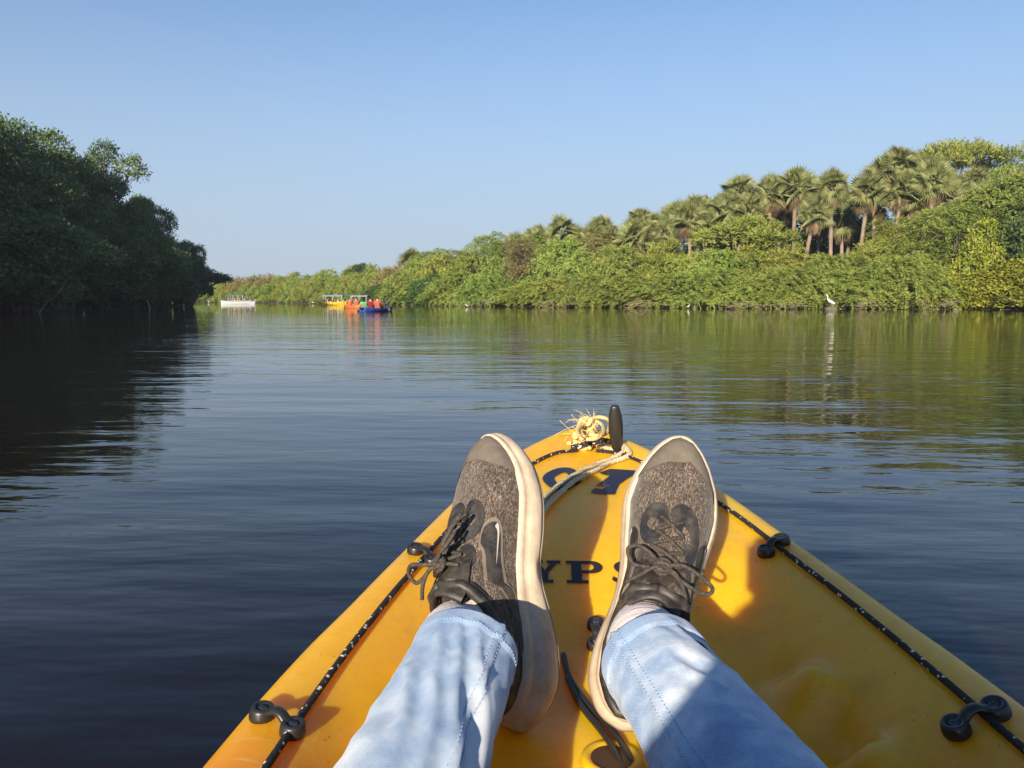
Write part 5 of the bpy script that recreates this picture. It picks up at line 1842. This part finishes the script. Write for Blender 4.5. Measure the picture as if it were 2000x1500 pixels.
def paddle(p0, p1, label):
    a, b = Vector(p0), Vector(p1)
    e = empty('paddle', tuple((a + b) / 2), 0, label, 'paddle')
    c_ = (a + b) / 2
    d_ = (b - a)
    MB().tube([a - c_ + d_ * 0.14, b - c_ - d_ * 0.14], 0.016, 6).build('shaft', M['black'], e)
    for q_, s_ in ((a, 1), (b, -1)):
        m0 = q_ - c_
        u = d_.normalized() * s_
        side = u.cross(Vector((0, 1, 0.2))).normalized()
        pts = [m0 + u * (0.42 * t) for t in (0, 0.15, 0.4, 0.7, 1.0)]
        wv_ = (0.05, 0.085, 0.095, 0.06, 0.02)
        V_ = []
        for p, w_ in zip(pts, wv_):
            for k in range(8):
                an = k * math.pi / 4
                V_.append(p + side * (w_ * math.cos(an)) + u.cross(side) * (0.012 * math.sin(an)))
        F_ = [[i * 8 + k, i * 8 + (k + 1) % 8, (i + 1) * 8 + (k + 1) % 8, (i + 1) * 8 + k] for i in range(4) for k in range(8)] + [list(range(8))[::-1], [32 + k for k in range(8)]]
        MB().add(V_, F_).build('blade', M['black'], e)

# orange kayak with two people, blue kayak with two people
e, xy, dep = boat_at(692, 602, R(150), 1.55, 0.8, 0.15, M['p_orange'], 'orange kayak with two people, beyond the blue kayak', name='far_kayak', cat='kayak', sheer=0.10, well=0.10)
for i, x in enumerate((-0.34, 0.30)):
    rider(on_boat(e, x, 0.05, 0.06), R(20), 'orange', f'person in an orange life jacket in the orange kayak, {("right", "left")[i]} one', 'crew of the orange kayak', 0.84)
e, xy, dep = boat_at(737, 608, R(62), 2.3, 0.95, 0.15, M['p_kblue'], 'blue kayak with two people, nearest of the far craft', name='far_kayak', cat='kayak', sheer=0.10, well=0.10)
rider(on_boat(e, -0.35, 0.10, 0.05), R(8), 'maroon', 'person in maroon seen from behind in the blue kayak', None, 0.84)
rider(on_boat(e, -0.35, -0.36, 0.05), R(-8), 'salmon', 'person in a salmon red top seen from behind in the blue kayak', None, 0.88)
bx, by = e.location[0], e.location[1]
paddle((bx - 0.95, by - 0.3, 0.02), (bx - 0.05, by - 0.2, 0.42), 'dark paddle reaching into the water left of the blue kayak')
paddle((bx + 0.75, by - 0.4, 0.03), (bx + 0.40, by - 0.1, 0.68), 'dark paddle raised at the right of the blue kayak')

# ---------------------------------------------------------------- birds, rocks, posts
M['feathers'] = mat('white_feathers', (0.82, 0.80, 0.76), 0.8)
M['beak'] = mat('dark_beak', (0.05, 0.04, 0.03), 0.5)
M['rock'] = bark('wet_rock', (0.06, 0.05, 0.04), (0.18, 0.15, 0.11), 5)
def egret(loc, rz, size, label, group='white egrets along the water'):
    e = empty('egret', loc, rz, label, 'bird', group)
    e.scale = (size,) * 3
    v = [(0.0, 0, 0.36), (0.10, 0, 0.41), (0.18, 0, 0.47), (0.24, 0, 0.56), (0.22, 0, 0.66), (0.24, 0, 0.76), (0.30, 0, 0.82), (0.36, 0, 0.825), (-0.12, 0, 0.29), (-0.24, 0, 0.22)]
    ed = [(0, 1), (1, 2), (2, 3), (3, 4), (4, 5), (5, 6), (6, 7), (0, 8), (8, 9)]
    rr = [(0.085, 0.10), (0.085, 0.10), (0.05, 0.055), (0.026, 0.03), (0.022, 0.022), (0.022, 0.022), (0.032, 0.032), (0.018, 0.018), (0.06, 0.07), (0.02, 0.03)]
    obj('body', skin_mesh('body', v, ed, rr, 0, 1, M['feathers']), e)
    MB().tube([(0.37, 0, 0.825), (0.50, 0, 0.80)], [0.014, 0.002], 6).build('beak', M['broad'] if 'broad' in M else M['beak'], e)
    for s_ in (-1, 1):
        MB().tube(catmull([(0.0, s_ * 0.035, 0.30), (-0.02, s_ * 0.035, 0.16), (0.0, s_ * 0.035, 0.0), (0.05, s_ * 0.035, -0.005)], 4), 0.009, 6).build('leg', M['beak'], e)
def shore(px, row):
    dep = CAM[2] * F / (row - HZ)
    return river((px - 1000) / F * dep, dep), dep
def rock(xy, r, label, seed, group='stones at the waterline'):
    rg = np.random.default_rng(seed)
    bm = bmesh.new()
    bmesh.ops.create_icosphere(bm, subdivisions=3, radius=1)
    for v in bm.verts:
        k_ = 1 + 0.28 * mnoise.noise(v.co * 1.6 + Vector((seed, 0, 0))) + 0.1 * mnoise.noise(v.co * 4)
        v.co = Vector((v.co.x * r[0], v.co.y * r[1], v.co.z * r[2])) * k_
    me = bpy.data.meshes.new('rock')
    bm.to_mesh(me)
    bm.free()
    me.materials.append(M['rock'])
    o = obj('rock', me)
    o.location = (xy[0], xy[1], 0.04)
    tag(o, label, 'rock', group)
xy, dep = shore(1620, 604.2)
rock(xy, (0.40, 0.3, 0.16), 'flat pale stone under the white egret on the right bank', 3)
egret((xy[0], xy[1], 0.14), R(150), 0.92, 'white egret standing on a flat stone at the right bank')
xy, dep = shore(1343, 602.6)
egret((xy[0], xy[1], 0.02), R(20), 0.38, 'small white egret at the right bank, left of the stone one')
xy, dep = shore(912, 600)
egret((xy[0], xy[1], 0.02), R(160), 0.36, 'small white egret at the middle of the far bank')
xy, dep = shore(613, 593.6)
egret((xy[0], xy[1], 0.02), R(160), 0.5, 'white egret left of the yellow pedal boat')
xy, dep = shore(411, 592.0)
egret((xy[0], xy[1], 0.02), R(160), 0.5, 'white egret left of the white tour boat')
for i, (px, row, lb) in enumerate(((1862, 605.6, 'pale stone at the foot of the yellow-green bushes'), (1480, 603.5, 'brown stone at the waterline left of the egret'), (1355, 602.9, 'stone beside the small egret of the right bank'))):
    xy, dep = shore(px, row)
    rock(xy, (0.15, 0.14, 0.08), lb, 10 + i)
M['wood'] = bark('weathered_wood', (0.16, 0.15, 0.14), (0.42, 0.41, 0.40), 9)
def post(px, row, h, lean, label):
    xy, dep = shore(px, row)
    o = MB().tube(catmull([(0, 0, -0.4), (lean * 0.3, 0, h * 0.4), (lean, 0.05, h)], 5), np.linspace(0.05, 0.03, 11), 8).build('mooring_post', M['wood'])
    o.location = (xy[0], xy[1], 0)
    tag(o, label, 'post')
post(297, 604.5, 0.55, -0.22, 'grey weathered stake leaning in the water under the left mangroves')
# fallen boughs over the water under the left mangroves
def bough(px, row, pts, label):
    xy, dep = shore(px, row)
    o = MB().tube(catmull(pts, 6), np.linspace(0.045, 0.012, (len(pts) - 1) * 6 + 1), 6).build('fallen_bough', M['bark'])
    o.location = (xy[0], xy[1], 0)
    tag(o, label, 'branch', 'bare boughs under the left mangroves')
bough(75, 612, [(0, 0, -0.2), (0.5, 0, 0.5), (0.9, 0.1, 0.8), (1.5, 0.1, 1.6)], 'bare pale bough rising from the water under the left mangroves')
bough(200, 606.5, [(0, 0, 0.7), (1.0, 0, 1.2), (2.2, 0, 0.8), (3.2, 0.2, 1.1)], 'long bare bough lying level under the left mangroves')
bough(300, 603, [(0, 0, 1.5), (1.0, 0, 1.1), (2.0, 0, 0.9), (3.4, 0.2, 0.5)], 'drooping bare bough near the tip of the left bank')

# dead brush hanging in the water along the right bank
rg = np.random.default_rng(91)
M['twig'] = bark('dead_twigs', (0.10, 0.07, 0.045), (0.24, 0.18, 0.12), 8)
SPOTS = [(1830, 605.3, 'left of the yellow-green bushes'), (1530, 603.9, 'left of the stone egret'), (1440, 603.4, 'below the flat-topped acacia'), (1240, 602.2, 'below the two leaning palms'), (1075, 601.2, 'right of the brownish upright tree'), (930, 599.6, 'beside the middle egret'), (1700, 604.7, 'right of the stone egret')]
for px, row, where in SPOTS:
    xy, dep = shore(px, row)
    mb = MB()
    for k in range(16):
        x0, y0 = rg.uniform(-0.9, 0.9), rg.uniform(0.0, 0.5)
        d_ = np.array([rg.normal() * 0.7, -abs(rg.normal()) * 0.35, rg.uniform(-0.15, 0.5)])
        b_ = np.array([x0, y0, rg.uniform(0.05, 0.45)])
        mb.tube(catmull([b_, b_ + d_ * 0.5 + rg.normal(size=3) * 0.08, b_ + d_ + np.array([0, 0, -0.25])], 4), np.linspace(0.028, 0.008, 9), 5)
    o = mb.build('dead_brush', M['twig'])
    o.location = (xy[0], xy[1], 0.02)
    tag(o, f'tangle of dead brown twigs at the waterline, {where}', 'branch', 'dead brush along the right bank')

# ---------------------------------------------------------------- the thin haze over the river
hz = mat('river_haze', (1, 1, 1))
t_ = hz.node_tree
t_.nodes.remove(t_.nodes['Principled BSDF'])
pv = t_.nodes.new('ShaderNodeVolumePrincipled')
pv.inputs['Color'].default_value = (0.80, 0.88, 1.0, 1)
pv.inputs['Density'].default_value = 0.0005
pv.inputs['Anisotropy'].default_value = 0.2
t_.links.new(pv.outputs[0], t_.nodes['Material Output'].inputs['Volume'])
mb = MB().box((0, 150, 11.0), (420, 330, 13.5))
tag(mb.build('haze', hz, None, False), kind='stuff')
